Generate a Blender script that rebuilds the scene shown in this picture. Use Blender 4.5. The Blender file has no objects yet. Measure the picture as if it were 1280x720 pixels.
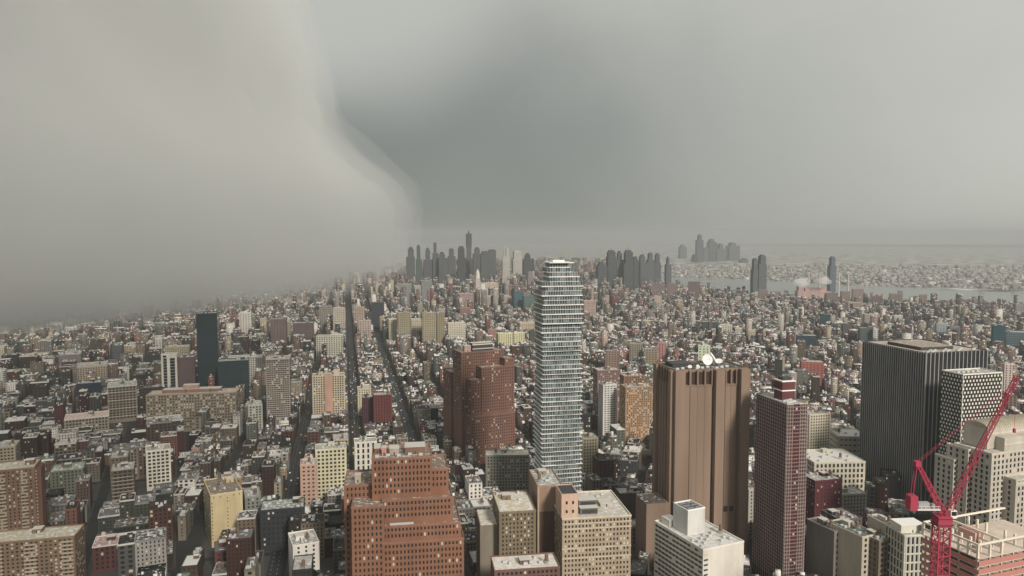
import bpy, math, random
import numpy as np
from math import sin, cos, radians, pi
random.seed(7); RNG = np.random.default_rng(7)
SC = bpy.context.scene; COL = SC.collection
# ------------------------------------------------------------------ camera
H = 300.0; F = 930.0; PITCH = math.atan(64 / F)
cd = bpy.data.cameras.new('camera'); cam = bpy.data.objects.new('camera', cd); COL.objects.link(cam)
cam.location = (0, 0, H); cam.rotation_euler = (pi / 2 - PITCH, 0, 0)
cd.angle = 2 * math.atan(640 / F); cd.clip_start = 1; cd.clip_end = 60000; SC.camera = cam
CP, SP = cos(PITCH), sin(PITCH)
def at(px, py, d):
    v = (px - 640) / F; w = (360 - py) / F
    t = d / (CP + w * SP)
    return v * t, d, H + t * (-SP + w * CP)
def proj(x, y, z):
    dep = y * CP - (z - H) * SP
    return 640 + F * x / dep, 360 - F * (y * SP + (z - H) * CP) / dep
def dist_for(py):            # forward distance of the ground seen at row py
    w = (360 - py) / F
    return H * (CP + w * SP) / (SP - w * CP)
# ------------------------------------------------------------------ materials
MATS = {}
def nt(name):
    m = bpy.data.materials.new(name); m.use_nodes = True; n = m.node_tree; n.nodes['Principled BSDF'].inputs['Specular IOR Level'].default_value = .12
    return m, n, n.nodes['Principled BSDF'], n.nodes.new, n.links.new
def math_node(n, op, a, b=None):
    k = n.nodes.new('ShaderNodeMath'); k.operation = op
    for i, s in enumerate((a, b)):
        if s is None: continue
        if isinstance(s, (int, float)): k.inputs[i].default_value = s
        else: n.links.new(s, k.inputs[i])
    return k.outputs[0]
def noise_ramp(n, scale, lo, hi, c0, c1, detail=4, coord='Object'):
    tc = n.nodes.new('ShaderNodeTexCoord'); no = n.nodes.new('ShaderNodeTexNoise'); no.inputs['Scale'].default_value = scale
    no.inputs['Detail'].default_value = detail
    n.links.new(tc.outputs[coord], no.inputs['Vector'])
    r = n.nodes.new('ShaderNodeValToRGB'); r.color_ramp.elements[0].position = lo; r.color_ramp.elements[1].position = hi
    r.color_ramp.elements[0].color = (*c0, 1); r.color_ramp.elements[1].color = (*c1, 1)
    n.links.new(no.outputs['Fac'], r.inputs['Fac']); return r
def shade(c, k): return tuple(min(1, x * k) for x in c)
def lx(loc, th, px, v, z=60):       # local x of the point at depth v that shows at column px
    c, s = cos(th), sin(th); k = (px - 640) / F; x0, y0 = loc[0] - s * v, loc[1] + c * v
    return (k * (y0 * CP - (z - H) * SP) - x0) / (c - k * s * CP)
def wall(c, rough=0.85):
    g = sum(c) / 3; kf = .72 + .25 * max(0, min(1, (g - .2) / .3)); c = tuple(round((x * .86 + g * .14) * kf, 3) for x in c); key = ('wall', c)
    if key not in MATS:
        m, n, b, new, ln = nt('wall_paint')
        r = noise_ramp(n, 0.06, 0.3, 0.7, shade(c, 0.74), shade(c, 1.16), 9)
        mp = n.nodes.new('ShaderNodeMapping'); mp.inputs['Scale'].default_value = (1, 1, .3); tn = [q for q in n.nodes if q.type == 'TEX_NOISE'][0]; cn = [q for q in n.nodes if q.type == 'TEX_COORD'][0]; ln(cn.outputs['Object'], mp.inputs[0]); ln(mp.outputs[0], tn.inputs['Vector']); tn.inputs['Roughness'].default_value = .68
        ln(r.outputs[0], b.inputs['Base Color']); b.inputs['Roughness'].default_value = rough
        MATS[key] = m
    return MATS[key]
def window_mask(n, pu=3.3, pv=3.6, fu=(.28, .74), fv=(.3, .78)):
    uv = n.nodes.new('ShaderNodeUVMap'); s = n.nodes.new('ShaderNodeSeparateXYZ'); n.links.new(uv.outputs[0], s.inputs[0])
    M = lambda op, a, b=None: math_node(n, op, a, b)
    outs = []
    for o, p, (lo, hi) in ((s.outputs[0], pu, fu), (s.outputs[1], pv, fv)):
        f = M('FRACT', M('DIVIDE', o, p))
        outs.append(M('MULTIPLY', M('GREATER_THAN', f, lo), M('LESS_THAN', f, hi)))
    ok = M('GREATER_THAN', s.outputs[1], 0.5)
    return M('MULTIPLY', M('MULTIPLY', outs[0], outs[1]), ok)
def gridwall(c, pu=3.3, pv=3.6, fu=(.25, .72), fv=(.3, .75), glass=(.035, .04, .045)):
    key = ('grid', tuple(round(x, 3) for x in c), pu, pv, fu, fv, glass)
    if key not in MATS:
        c = shade(c, .8); m, n, b, new, ln = nt('facade_with_windows')
        r = noise_ramp(n, 0.05, 0.3, 0.7, shade(c, 0.84), shade(c, 1.1), 5)
        mk = window_mask(n, pu, pv, fu, fv)
        mx = new('ShaderNodeMix'); mx.data_type = 'RGBA'; ln(mk, mx.inputs[0]); ln(r.outputs[0], mx.inputs[6]); mx.inputs[7].default_value = (*glass, 1)
        ln(mx.outputs[2], b.inputs['Base Color'])
        ln(math_node(n, 'SUBTRACT', 0.85, math_node(n, 'MULTIPLY', mk, 0.6)), b.inputs['Roughness'])
        MATS[key] = m
    return MATS[key]
def roofm(c, snow=0.5):
    key = ('roof', c, snow)
    if key not in MATS:
        m, n, b, new, ln = nt('roof_surface')
        r = noise_ramp(n, 0.3, 0.64 - snow * 0.26, 0.76 - snow * 0.26, c, (.6, .6, .58), 7)
        ln(r.outputs[0], b.inputs['Base Color']); b.inputs['Roughness'].default_value = 0.8; MATS[key] = m
    return MATS[key]
def flat(name, c, rough=.6, metal=0, emit=0):
    if name not in MATS:
        m, n, b, new, ln = nt(name); b.inputs['Specular IOR Level'].default_value = .5 if rough < .5 else .15; b.inputs['Base Color'].default_value = (*c, 1); b.inputs['Roughness'].default_value = rough
        b.inputs['Metallic'].default_value = metal; MATS[name] = m
    return MATS[name]
GLASS = flat('dark_glass', (.018, .02, .024), .25)
BLIND_GLINT = flat('pale_blind_glint', (.5, .47, .39), .6)  # pale panes: drawn blinds, and lit and glinting glass put into the colour
TEAL = flat('teal_glass', (.02, .075, .09), .18)
CONC = flat('pale_concrete', (.5, .49, .45), .8)
STEEL = flat('grey_steel', (.3, .31, .32), .5, .4)
TANKW = flat('weathered_timber', (.16, .11, .075), .9)
WHITE = flat('white_paint', (.75, .75, .73), .6)
DARK = flat('dark_metal', (.05, .05, .055), .5)
RED = flat('crane_red_paint', (.36, .05, .085), .8)
# ------------------------------------------------------------------ mesh builder
class MB:
    def __init__(s): s.v = []; s.f = []; s.m = []; s.uv = []
    def quad(s, p, uv=None, mi=0):
        k = len(s.v); s.v += p; s.f.append(tuple(range(k, k + len(p)))); s.m.append(mi); s.uv += uv or [(0, 0)] * len(p)
    def box(s, x0, x1, y0, y1, z0, z1, mi=0, mt=None, bottom=True):
        mt = mi if mt is None else mt
        h = [(x0, y0), (x1, y0), (x1, y1), (x0, y1)]; u = 0
        for i in range(4):
            a, b = h[i], h[(i + 1) % 4]; L = math.hypot(b[0] - a[0], b[1] - a[1])
            s.quad([(a[0], a[1], z0), (b[0], b[1], z0), (b[0], b[1], z1), (a[0], a[1], z1)], [(0, z0), (L, z0), (L, z1), (0, z1)], mi)
        s.quad([(p[0], p[1], z1) for p in h], None, mt)
        if bottom: s.quad([(p[0], p[1], z0) for p in reversed(h)], None, mi)
        return s
    def prism(s, pts, z0, z1, mi=0, mt=None):
        n = len(pts)
        for i in range(n):
            a, b = pts[i], pts[(i + 1) % n]; L = math.hypot(b[0] - a[0], b[1] - a[1])
            s.quad([(a[0], a[1], z0), (b[0], b[1], z0), (b[0], b[1], z1), (a[0], a[1], z1)], [(0, z0), (L, z0), (L, z1), (0, z1)], mi)
        s.quad([(p[0], p[1], z1) for p in pts], None, mi if mt is None else mt); s.quad([(p[0], p[1], z0) for p in reversed(pts)], None, mi)
        return s
    def cyl(s, x, y, z0, z1, r, r1=None, n=10, mi=0):
        r1 = r if r1 is None else r1
        a = [(x + r * cos(2 * pi * i / n), y + r * sin(2 * pi * i / n), z0) for i in range(n)]
        b = [(x + r1 * cos(2 * pi * i / n), y + r1 * sin(2 * pi * i / n), z1) for i in range(n)]
        for i in range(n): j = (i + 1) % n; s.quad([a[i], a[j], b[j], b[i]], None, mi)
        if r1 > .01: s.quad(b, None, mi)
        s.quad(a[::-1], None, mi); return s
    def bar(s, a, b, r, mi=0):
        from mathutils import Vector
        a, b = Vector(a), Vector(b); d = (b - a).normalized()
        u = d.cross(Vector((0, 0, 1)) if abs(d.z) < .95 else Vector((1, 0, 0))).normalized(); w = d.cross(u)
        q = [u * r + w * r, w * r - u * r, -u * r - w * r, u * r - w * r]
        A = [tuple(a + k) for k in q]; B_ = [tuple(b + k) for k in q]
        for i in range(4): j = (i + 1) % 4; s.quad([A[i], A[j], B_[j], B_[i]], None, mi)
        s.quad(A[::-1], None, mi); s.quad(B_, None, mi); return s
    def mesh(s, name, mats):
        me = bpy.data.meshes.new(name); me.from_pydata(s.v, [], s.f)
        for m in (mats if isinstance(mats, (list, tuple)) else [mats]): me.materials.append(m)
        me.polygons.foreach_set('material_index', s.m)
        uv = me.uv_layers.new(name='UVMap'); uv.data.foreach_set('uv', [c for p in s.uv for c in p])
        me.update(); return me
    def obj(s, name, mats, parent=None, smooth=False):
        o = bpy.data.objects.new(name, s.mesh(name, mats)); COL.objects.link(o)
        if parent is not None: o.parent = parent
        if smooth: o.data.shade_smooth()
        return o
def put(name, me, parent, loc=(0, 0, 0), rz=0):
    o = bpy.data.objects.new(name, me); COL.objects.link(o); o.parent = parent; o.location = loc; o.rotation_euler = (0, 0, rz); return o
def tag(o, label=None, cat=None, group=None, kind=None):
    for k, v in (('label', label), ('category', cat), ('group', group), ('kind', kind)):
        if v: o[k] = v
    return o
def thing(name, label, cat, loc, rz=0, group=None):
    o = bpy.data.objects.new(name, None); COL.objects.link(o); o.location = loc; o.rotation_euler = (0, 0, rz)
    return tag(o, label, cat, group)
# ------------------------------------------------------------------ windows
PANES = {}
def pane(ww, wh, mat, rnd=False):
    key = (round(ww, 2), round(wh, 2), mat.name)
    if key not in PANES: PANES[key] = MB().box(-ww / 2, ww / 2, -.06, .05, -wh / 2, wh / 2).mesh('window', mat)
    return PANES[key]
def face_cells(ox, oy, ang, W, z0, z1, sx, sz, edge=1.5, off=0.0, top=1.2):
    """centres of window cells on a vertical face starting at (ox,oy), running at ang; nearest the roof first"""
    n = max(1, int((W - 2 * edge) / sx)); m = max(1, int((z1 - z0 - top - 1) / sz)); st = (W - 2 * edge) / n
    nx, ny = sin(ang), -cos(ang); out = []
    for j in range(m):
        z = z1 - top - sz * (j + .5)
        for i in range(n):
            t = edge + st * (i + .5)
            out.append((ox + cos(ang) * t + nx * off, oy + sin(ang) * t + ny * off, z, ang))
    return out
def add_windows(root, cells, ww, wh, mat=GLASS, cap=100, blind=.08, name='window'):
    cells = sorted(cells, key=lambda c: -c[2]) if len(cells) > cap else cells
    pm, bm = pane(ww, wh, mat), pane(ww, wh, BLIND_GLINT)
    for c in cells[:cap]:
        put(name, bm if random.random() < blind else pm, root, c[:3], c[3])
    rest = cells[cap:]
    if rest:
        mb = MB()
        for x, y, z, a in rest:
            ca, sa = cos(a), sin(a); mi = 1 if random.random() < blind else 0
            P = lambda u, v, w: (x + u * ca - v * sa, y + u * sa + v * ca, z + w)
            q = [P(-ww / 2, -.06, -wh / 2), P(ww / 2, -.06, -wh / 2), P(ww / 2, -.06, wh / 2), P(-ww / 2, -.06, wh / 2)]
            r = [P(-ww / 2, .05, -wh / 2), P(ww / 2, .05, -wh / 2), P(ww / 2, .05, wh / 2), P(-ww / 2, .05, wh / 2)]
            mb.quad(q, None, mi)
            for i in range(4): j = (i + 1) % 4; mb.quad([q[j], q[i], r[i], r[j]], None, mi)
        tag(mb.obj(name, [mat, BLIND_GLINT], root), kind='stuff')
# ------------------------------------------------------------------ roof furniture
def parapet(mb, x0, x1, y0, y1, z0, z1, t=.5, o=.15):
    mb.box(x0 - o, x1 + o, y0 - o, y0 + t, z0, z1); mb.box(x0 - o, x1 + o, y1 - t, y1 + o, z0, z1)
    mb.box(x0 - o, x0 + t, y0 + t, y1 - t, z0, z1); mb.box(x1 - t, x1 + o, y0 + t, y1 - t, z0, z1)
_tank = {}
def water_tank(root, x, y, z, r=1.9):
    if 'b' not in _tank:
        mb = MB(); mb.cyl(0, 0, 2.6, 6.4, r, r * .95, 12); mb.cyl(0, 0, 6.4, 7.6, r * 1.08, .0, 12); _tank['b'] = mb.mesh('water_tank', TANKW)
        mb = MB()
        for a in range(4): mb.bar((1.3 * cos(a * pi / 2 + .7), 1.3 * sin(a * pi / 2 + .7), 0), (1.2 * cos(a * pi / 2 + .7), 1.2 * sin(a * pi / 2 + .7), 2.6), .14)
        mb.box(-1.7, 1.7, -1.7, 1.7, 2.3, 2.55); _tank['s'] = mb.mesh('tank_stand', STEEL)
    t = put('water_tank', _tank['b'], root, (x, y, z)); put('tank_stand', _tank['s'], t)
_ac = {}
def vent_unit(root, x, y, z, rz=0):
    if 0 not in _ac:
        mb = MB().box(-1.5, 1.5, -1, 1, .3, 1.9); mb.box(-1.3, -1.1, -.9, .9, 0, .3); mb.box(1.1, 1.3, -.9, .9, 0, .3); mb.cyl(-.7, 0, 1.9, 2.15, .5); mb.cyl(.7, 0, 1.9, 2.15, .5)
        _ac[0] = mb.mesh('air_conditioning_unit', flat('galvanised_metal', (.55, .56, .56), .5, .3))
    put('air_conditioning_unit', _ac[0], root, (x, y, z), rz)
def bulkhead(root, x0, x1, y0, y1, z, h, m, rm=None):
    mb = MB().box(x0, x1, y0, y1, z, z + h, 0); mb.box(x0 - .2, x1 + .2, y0 - .2, y1 + .2, z + h, z + h + .3, 1)
    mb.box((x0 + x1) / 2 - .5, (x0 + x1) / 2 + .5, y0 - .06, y0 + .02, z, z + 2.1, 2)
    mb.obj('bulkhead', [m, rm or CONC, DARK], root)
def clutter(root, x0, x1, y0, y1, z, m, n=3, tanks=1, bh=1):
    w, d = x1 - x0, y1 - y0
    if bh:
        bw, bd = min(w * .35, 7), min(d * .35, 7); bx = x0 + 1.2 + random.random() * max(.1, w - bw - 2.4); by = y0 + d * .3 + random.random() * max(.1, d * .6 - bd)
        bulkhead(root, bx, bx + bw, by, by + bd, z, 2.8 + random.random() * 1.6, m)
    for k in range(tanks): water_tank(root, x0 + 2.5 + random.random() * (w - 5), y0 + 2.5 + random.random() * (d - 5) * .4, z)
    for k in range(n): vent_unit(root, x0 + 2 + random.random() * (w - 4), y0 + 1.6 + random.random() * (d - 3.2), z, random.choice((0, pi / 2)))
# ------------------------------------------------------------------ registry of landmarks
LAND = []       # name phrase, px0, px1, pytop, d ; footprints
FOOT = []
def base(px0, px1, py, d, th, depth):
    """front-left corner, width, height of a box whose roof front edge runs px0..px1 at row py"""
    x, y, z = at(px0, py, d); c, s = cos(th), sin(th); k = (px1 - 640) / F
    # (x + w c) = k*((y + w s) CP - (z-H) SP)
    w = (k * (y * CP - (z - H) * SP) - x) / (c - k * s * CP)
    cx, cy = x + c * w / 2 - s * depth / 2, y + s * w / 2 + c * depth / 2
    FOOT.append((cx, cy, math.hypot(w, depth) / 2, x, y, th, w, depth, z))
    return (x, y, 0), w, z
def office(name, label, cat, px0, px1, py, d, th, depth, col, sx=3.4, sz=3.6, ww=1.6, wh=1.9, roof=(.3, .3, .29), snow=.5, glass=GLASS, phrase=None,
           real=True, piers=False, bands=False, tanks=1, n=4, bh=1, cornice=None, blind=.08, blankfront=False, blankside=False, edge=1.5, group=None, setback=None, cap=100):
    th = radians(th); loc, w, h = base(px0, px1, py, d, th, depth)
    r = thing(name, label, cat, loc, th, group)
    if phrase: LAND.append((phrase, px0, px1, py, d))
    wm = wall(col) if real else gridwall(col, sx, sz, (.5 - ww / sx / 2, .5 + ww / sx / 2), (.5 - wh / sz / 2, .5 + wh / sz / 2))
    cm = wall(cornice or shade(col, 1.15))
    MB().box(0, w, 0, depth, 0, h - 1.1).obj('wall', wm, r)
    mb = MB(); parapet(mb, 0, w, 0, depth, h - 1.1, h)
    if bands:
        z = h - 1.1 - sz * 2
        while z > 6: mb.box(-.2, w + .2, -.25, -.003, z, z + .7); mb.box(-.25, -.003, 0, depth, z, z + .7); z -= sz * (bands if bands > 1 else 1)
    mb.obj('parapet', cm, r)
    MB().box(.5, w - .5, .5, depth - .5, h - 1.1, h - .9).obj('roof', roofm(tuple(roof), snow), r)
    if piers:
        nn = max(1, int((w - 2 * edge) / sx)); st = (w - 2 * edge) / nn; mb = MB()
        for i in range(nn + 1): x = edge + st * i; MB().box(x - .35, x + .35, -.3, -.003, 0, h - 1.1).obj('pier', wm, r)
        nn = max(1, int((depth - 2 * edge) / sx)); st = (depth - 2 * edge) / nn
        for i in range(nn + 1): y = edge + st * i; MB().box(-.3, -.003, y - .35, y + .35, 0, h - 1.1).obj('pier', wm, r)
    if real:
        cells = []
        if not blankfront: cells += face_cells(0, 0, 0, w, 0, h, sx, sz, edge)
        if not blankside: cells += face_cells(0, depth, -pi / 2, depth, 0, h, sx, sz, edge)
        cells2 = face_cells(w, 0, pi / 2, depth, 0, h, sx, sz, edge)
        add_windows(r, cells + cells2, ww, wh, glass, cap=cap, blind=blind)
    clutter(r, .8, w - .8, .8, depth - .8, h - .9, wm if real else wall(col), n=n, tanks=tanks, bh=bh)
    return r, w, h, depth
exec_parts = True
def zat(py, d): return at(640, py, d)[2]
def tiered(r, tiers, wm, cm, sx=3.0, sz=3.6, ww=1.3, wh=1.9, snow=.4, blind=.12, clut=(), glass=GLASS, edge=1.2, cap=100, roofc=(.22, .17, .14)):
    cells = []
    for i, (x0, x1, y0, y1, zl, z1) in enumerate(tiers):
        MB().box(x0, x1, y0, y1, 0, z1 - 1.2).obj('wall', wm, r)
        mb = MB(); parapet(mb, x0, x1, y0, y1, z1 - 1.2, z1, .5, .2); mb.box(x0 - .25, x1 + .25, y0 - .28, y0 - .003, z1 - 5, z1 - 4.5); mb.obj('parapet', cm, r)
        MB().box(x0 + .5, x1 - .5, y0 + .5, y1 - .5, z1 - 1.2, z1 - 1.0).obj('roof', roofm(roofc, snow), r)
        cells += face_cells(x0, y0, 0, x1 - x0, zl, z1, sx, sz, edge) + face_cells(x0, y1, -pi / 2, y1 - y0, zl, z1, sx, sz, edge) + face_cells(x1, y0, pi / 2, y1 - y0, zl, z1, sx, sz, edge)
    add_windows(r, cells, ww, wh, glass, cap, blind)
# ---- orange-brown stepped brick tower in the near centre
d = 545; th = 9; m = d / F
loc, w, h = base(440, 579, 634, d, radians(th), 62); BR = wall((.34, .155, .09))
r = thing('stepped_brick_tower', 'huge orange-brown brick tower stepping up in terraces, in the bottom centre of the city', 'office tower', loc, radians(th)); LAND.append(('the orange-brown stepped tower', 430, 580, 570, d))
X = lambda px, v=0: lx(loc, radians(th), px, v)
T = [(X(478), X(580), 0, 58, 0, zat(681, d)), (X(477, 3), X(576, 3), 3, 57, zat(681, d), zat(660, d + 3)), (X(440), X(481), .4, 50, 0, zat(634, d)),
     (X(478, 8), X(566, 8), 8, 56, zat(660, d), zat(627, d + 8)), (X(538, 15), X(561, 15), 15, 54, zat(630, d), zat(591, d + 14)),
     (X(466, 13), X(541, 13), 13, 52, zat(630, d), zat(574, d + 14)), (X(431, 22), X(470, 22), 22, 60, 0, zat(606, d + 22))]
tiered(r, T, BR, wall((.38, .19, .13)), sx=2.75, sz=4.6, ww=1.3, wh=2.5, blind=.06)
zt = T[5][5] - 1; pk = wall((.6, .3, .24)); gr = CONC
bulkhead(r, X(478), X(484), 24, 30, zt, 6, pk, gr); bulkhead(r, X(488), X(500), 24, 34, zt, 5, wall((.45, .38, .34)), gr); bulkhead(r, X(508), X(534), 24, 38, zt, 5.5, wall((.3, .17, .12)), gr)
bulkhead(r, X(468), X(476), 30, 44, zt, 4, BR, gr)
for k in range(5): vent_unit(r, X(472 + 14 * k), 19 + (k % 2) * 2, zt)
bulkhead(r, X(442), X(450), 30, 36, T[6][5] - 1, 6, wall((.5, .42, .3)), gr)
for k in range(12):
    x = X(468) + k * (X(540) - X(468)) / 11; MB().box(x - .5, x + .5, 13.7, 13.997, zt - 22, zt - 3).obj('pilaster', BR, r)
for k in range(6): vent_unit(r, X(490 + 5 * k), 5.2, T[1][5] - 1)
# ---- dark red-brown tower behind it
d = 960; th = 25; m = d / F
loc, w, h = base(588, 644, 520, d, radians(th), 104); RB = wall((.25, .125, .092))
r = thing('red_brown_tower', 'tall dark red-brown brick tower with stepped wings and a black plant room on its roof', 'office tower', loc, radians(th)); LAND.append(('the dark red-brown tower', 548, 646, 430, d))
X = lambda px, v=0: lx(loc, radians(th), px, v)
T = [(X(588), X(644), 0, 104, 0, zat(521, d)), (X(603), X(644) - .6, 2, 40, zat(521, d), zat(461, d)), (X(589, 4), X(604, 4), 4, 30, zat(521, d), zat(476, d)),
     (X(577, 20), X(630, 20), 20, 52, zat(521, d), zat(440, d + 20)), (X(564, 60), X(577, 60), 60, 92, zat(521, d), zat(464, d + 60)), (X(570, 62), X(620, 62), 62, 98, zat(521, d), zat(478, d + 62)), (X(631, 4), X(643, 4), 4, 38, zat(461, d), zat(452, d))]
tiered(r, T, RB, wall((.28, .16, .125)), sx=3.0, sz=3.9, ww=1.3, wh=1.9, blind=.1, snow=.45)
zt = T[3][5] - 1; bulkhead(r, X(591, 26), X(616, 26), 26, 38, zt, 11, DARK, CONC)
mb = MB(); mb.box(X(591, 26) - .4, X(616, 26) + .4, 25.5, 25.94, zt + 3, zt + 4); mb.box(X(591, 26) - .4, X(616, 26) + .4, 25.5, 25.94, zt + 8.5, zt + 10); mb.obj('band', CONC, r)
bulkhead(r, X(581, 28), X(589, 28), 28, 36, zt, 8, wall((.45, .3, .25)), CONC)
# ---- white-slabbed glass condominium tower
d = 735; m = d / F; th = 12.7
r = thing('slab_balcony_tower', 'slender glass residential tower of white slabs shifting in and out like stacked blocks', 'residential tower', (at(677, 500, d)[0], d, 0), radians(th)); LAND.append(('the white-slabbed glass tower', 672, 730, 328, d))
FOOT.append((at(700, 500, d)[0], d + 20, 36, 0, 0, 0, 0, 0, 0))
W0 = 55 * m * 1.0; D0 = 36; ztop = zat(329, d); n = 58; fh = (ztop - 4) / n
gm, gn, gb, gnew, gl = nt('balcony_tower_glass'); mk = window_mask(gn, 2.6, fh, (.08, .92), (.0, 1))
tcn = gn.nodes.new('ShaderNodeUVMap'); wn = gn.nodes.new('ShaderNodeTexWhiteNoise'); wn.noise_dimensions = '3D'
sn = gn.nodes.new('ShaderNodeVectorMath'); sn.operation = 'SNAP'; gl(tcn.outputs[0], sn.inputs[0]); sn.inputs[1].default_value = (2.6, fh, 1); gl(sn.outputs[0], wn.inputs[0])
rp = gn.nodes.new('ShaderNodeValToRGB'); rp.color_ramp.elements[0].position = .45; rp.color_ramp.elements[0].color = (.045, .06, .06, 1); rp.color_ramp.elements[1].position = .95; rp.color_ramp.elements[1].color = (.16, .19, .195, 1)
gl(wn.outputs[0], rp.inputs[0]); mx = gn.nodes.new('ShaderNodeMix'); mx.data_type = 'RGBA'; gl(mk, mx.inputs[0]); mx.inputs[6].default_value = (.4, .42, .41, 1); gl(rp.outputs[0], mx.inputs[7]); gl(mx.outputs[2], gb.inputs['Base Color']); gb.inputs['Roughness'].default_value = .25
SLABM = wall((.78, .79, .76)); R2 = random.Random(3)
tops = {n - 1: (9, 31, 6, 28), n - 2: (6, 33, 4, 28), n - 3: (8, W0 - 3, 3, 30), n - 4: (8, W0 - 3, 2, 32), n - 5: (0, W0, 1, 34), n - 6: (3, W0 - 1, 0, 34)}
for k in range(n):
    z = 4 + fh * k
    if k in tops: x0, x1, y0, y1 = tops[k]
    else:
        x0, x1, y0, y1 = 0, W0, 0, D0; s = .9 if k < n * .55 else 1.7
        if k >= n - 16 and (n - k) % 2 == 0: x0, x1, y0, y1 = pv_
        else: x0 += R2.choice((0, 0, .5, 1)) * s; x1 -= R2.choice((0, 0, .5, 1)) * s; y0 += R2.choice((0, .4, 1)) * s
        pv_ = (x0, x1, y0, y1)
    MB().box(x0 + 1.6, x1 - 1.6, y0 + 1.7, y1 - 1.5, z + .25, z + fh - .23).obj('glazing', gm, r) if True else 0
    if k >= n - 16 and (n - k) % 2 == 0 and k < n - 1: MB().box(x0 + .6, x1 - .6, y0 + .6, y1 - .6, z - .2, z + .2).obj('floor_slab', SLABM, r); continue
    MB().box(x0, x1, y0, y1, z - (.2 if k < n - 16 else .45), z + (.14 if k % 7 and k < n * .7 else .45)).obj('floor_slab', SLABM, r)
    if k < n - 4:
        mb = MB()
        bx0 = x0 + (x1 - x0) * R2.choice((0, .33, .5)); bx1 = bx0 + (x1 - x0) * R2.choice((.3, .5)); bx1 = min(bx1, x1)
        mb.box(bx0, bx1, y0 + .05, y0 + .2, z + .45, z + 1.5); mb.obj('balcony_rail', flat('rail_glass', (.13, .17, .16), .2), r)
for k in (n - 6, n - 3, n):
    MB().box(9, W0 - 9, 4, 30, 4 + fh * k - .25, 4 + fh * k + .6).obj('floor_slab', SLABM, r)
MB().box(14, 26, 9, 20, ztop, ztop + 2.6).obj('bulkhead', SLABM, r)
MB().box(17, 19, 8, 22, 0, ztop - 2).obj('shaft_wall', SLABM, r)
# ---- windowless brown telephone tower
d = 660; th = 10.5; m = d / F
loc, w, h = base(845, 937, 464, d, radians(th), 48); r = thing('windowless_brown_tower', 'massive windowless brown concrete tower with vertical shafts and dark vents, white dishes on top', 'telephone exchange tower', loc, radians(th)); LAND.append(('the windowless brown tower', 820, 938, 450, d))
bm, bn, bb, bnew, bl = nt('brown_granite'); rr = noise_ramp(bn, .045, .3, .7, (.165, .118, .09), (.265, .195, .15), 6)
mp = bn.nodes.new('ShaderNodeMapping'); mp.inputs['Scale'].default_value = (1, 1, .12)
nz = [x for x in bn.nodes if x.type == 'TEX_NOISE'][0]; tc = [x for x in bn.nodes if x.type == 'TEX_COORD'][0]; bl(tc.outputs['Object'], mp.inputs[0]); bl(mp.outputs[0], nz.inputs['Vector'])
bl(rr.outputs[0], bb.inputs['Base Color']); bb.inputs['Roughness'].default_value = .8
X = lambda px: (px - 845) * w / 92.0
zv0, zv1 = zat(484, d), zat(466.5, d); dk = flat('vent_void', (.05, .03, .025), .9)
MB().box(0, w, 4, 48, 0, h - 1).obj('wall', bm, r)
for a, b, y in ((845, 856, 0), (893.5, 904.5, -3), (925.5, 937, -2.2)):
    MB().box(X(a), X(b) - .01, y, 3.99, 0, h).obj('shaft', bm, r)
for a, b, y in ((857.2, 863, 1.6), (864.4, 872.4, 1.6), (873.4, 881.6, 1.6), (882.6, 890.5, 1.6), (908.6, 914.5, 1.8), (915.6, 921.4, 1.8)):
    MB().box(X(a) - .3, X(b) + .3, y, 3.99, 0, zv0 - .3).obj('panel', bm, r)
    MB().box(X(a) + .4, X(b) - .4, 3.7, 3.98, zv0 + 1.2, zv1 - .4).obj('vent', dk, r)
    mb = MB(); mb.box(X(a) - .5, X(a) + .35, 1.0, 3.98, zv0 - .28, h - .6); mb.box(X(b) - .35, X(b) + .5, 1.0, 3.98, zv0 - .28, h - .6); mb.box(X(a) + .36, X(b) - .36, 1.2, 3.98, zv0 - .28, zv0 + .8); mb.obj('vent_frame', bm, r)
for a, b in ((858, 864), (866, 872), (908.5, 913.5), (916, 921)):
    MB().box(X(a), X(b), 1.3, 1.59, zat(645, d), zat(638, d)).obj('vent', dk, r)
    mb = MB(); mb.box(X(a) - .8, X(b) + .8, 1.2, 1.59, zat(645, d) - 1.2, zat(645, d) - .1); mb.box(X(a) - .8, X(b) + .8, 1.2, 1.59, zat(638, d) + .1, zat(638, d) + 1); mb.obj('vent_frame', bm, r)
MB().box(-3, -.01, 4.5, 11, 0, h - .4).obj('shaft', bm, r); MB().box(-3, -.01, 40, 47, 0, h - .4).obj('shaft', bm, r)
for k in range(4):
    y = 14 + k * 6.4; MB().box(-1.2, -.01, y - .6, y + .6, 0, h - .8).obj('mullion', bm, r)
    MB().box(-.3, -.005, y + 1.0, y + 5.0, zv0, zv1).obj('vent', dk, r)
mb = MB(); parapet(mb, 0, w, 4, 48, h - 1, h + .3, .8, -.02); mb.obj('parapet', bm, r)
MB().box(.9, w - .9, 4.9, 47.1, h - 1, h - .8).obj('roof', roofm((.08, .07, .065), .3), r)
bulkhead(r, 6, 26, 22, 40, h - .8, 3.2, DARK, DARK)
for k in range(9): vent_unit(r, 5 + k * 6.4, 9 + (k % 3) * 3, h - .8)
MB().box(X(816) - 3, -4, 2, 30, 0, zat(629, d)).obj('low_wing', bm, r); MB().box(-26, -6, 3, 26, zat(629, d), zat(629, d) + .3).obj('roof', roofm((.08, .07, .065), .25), r)
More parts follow.
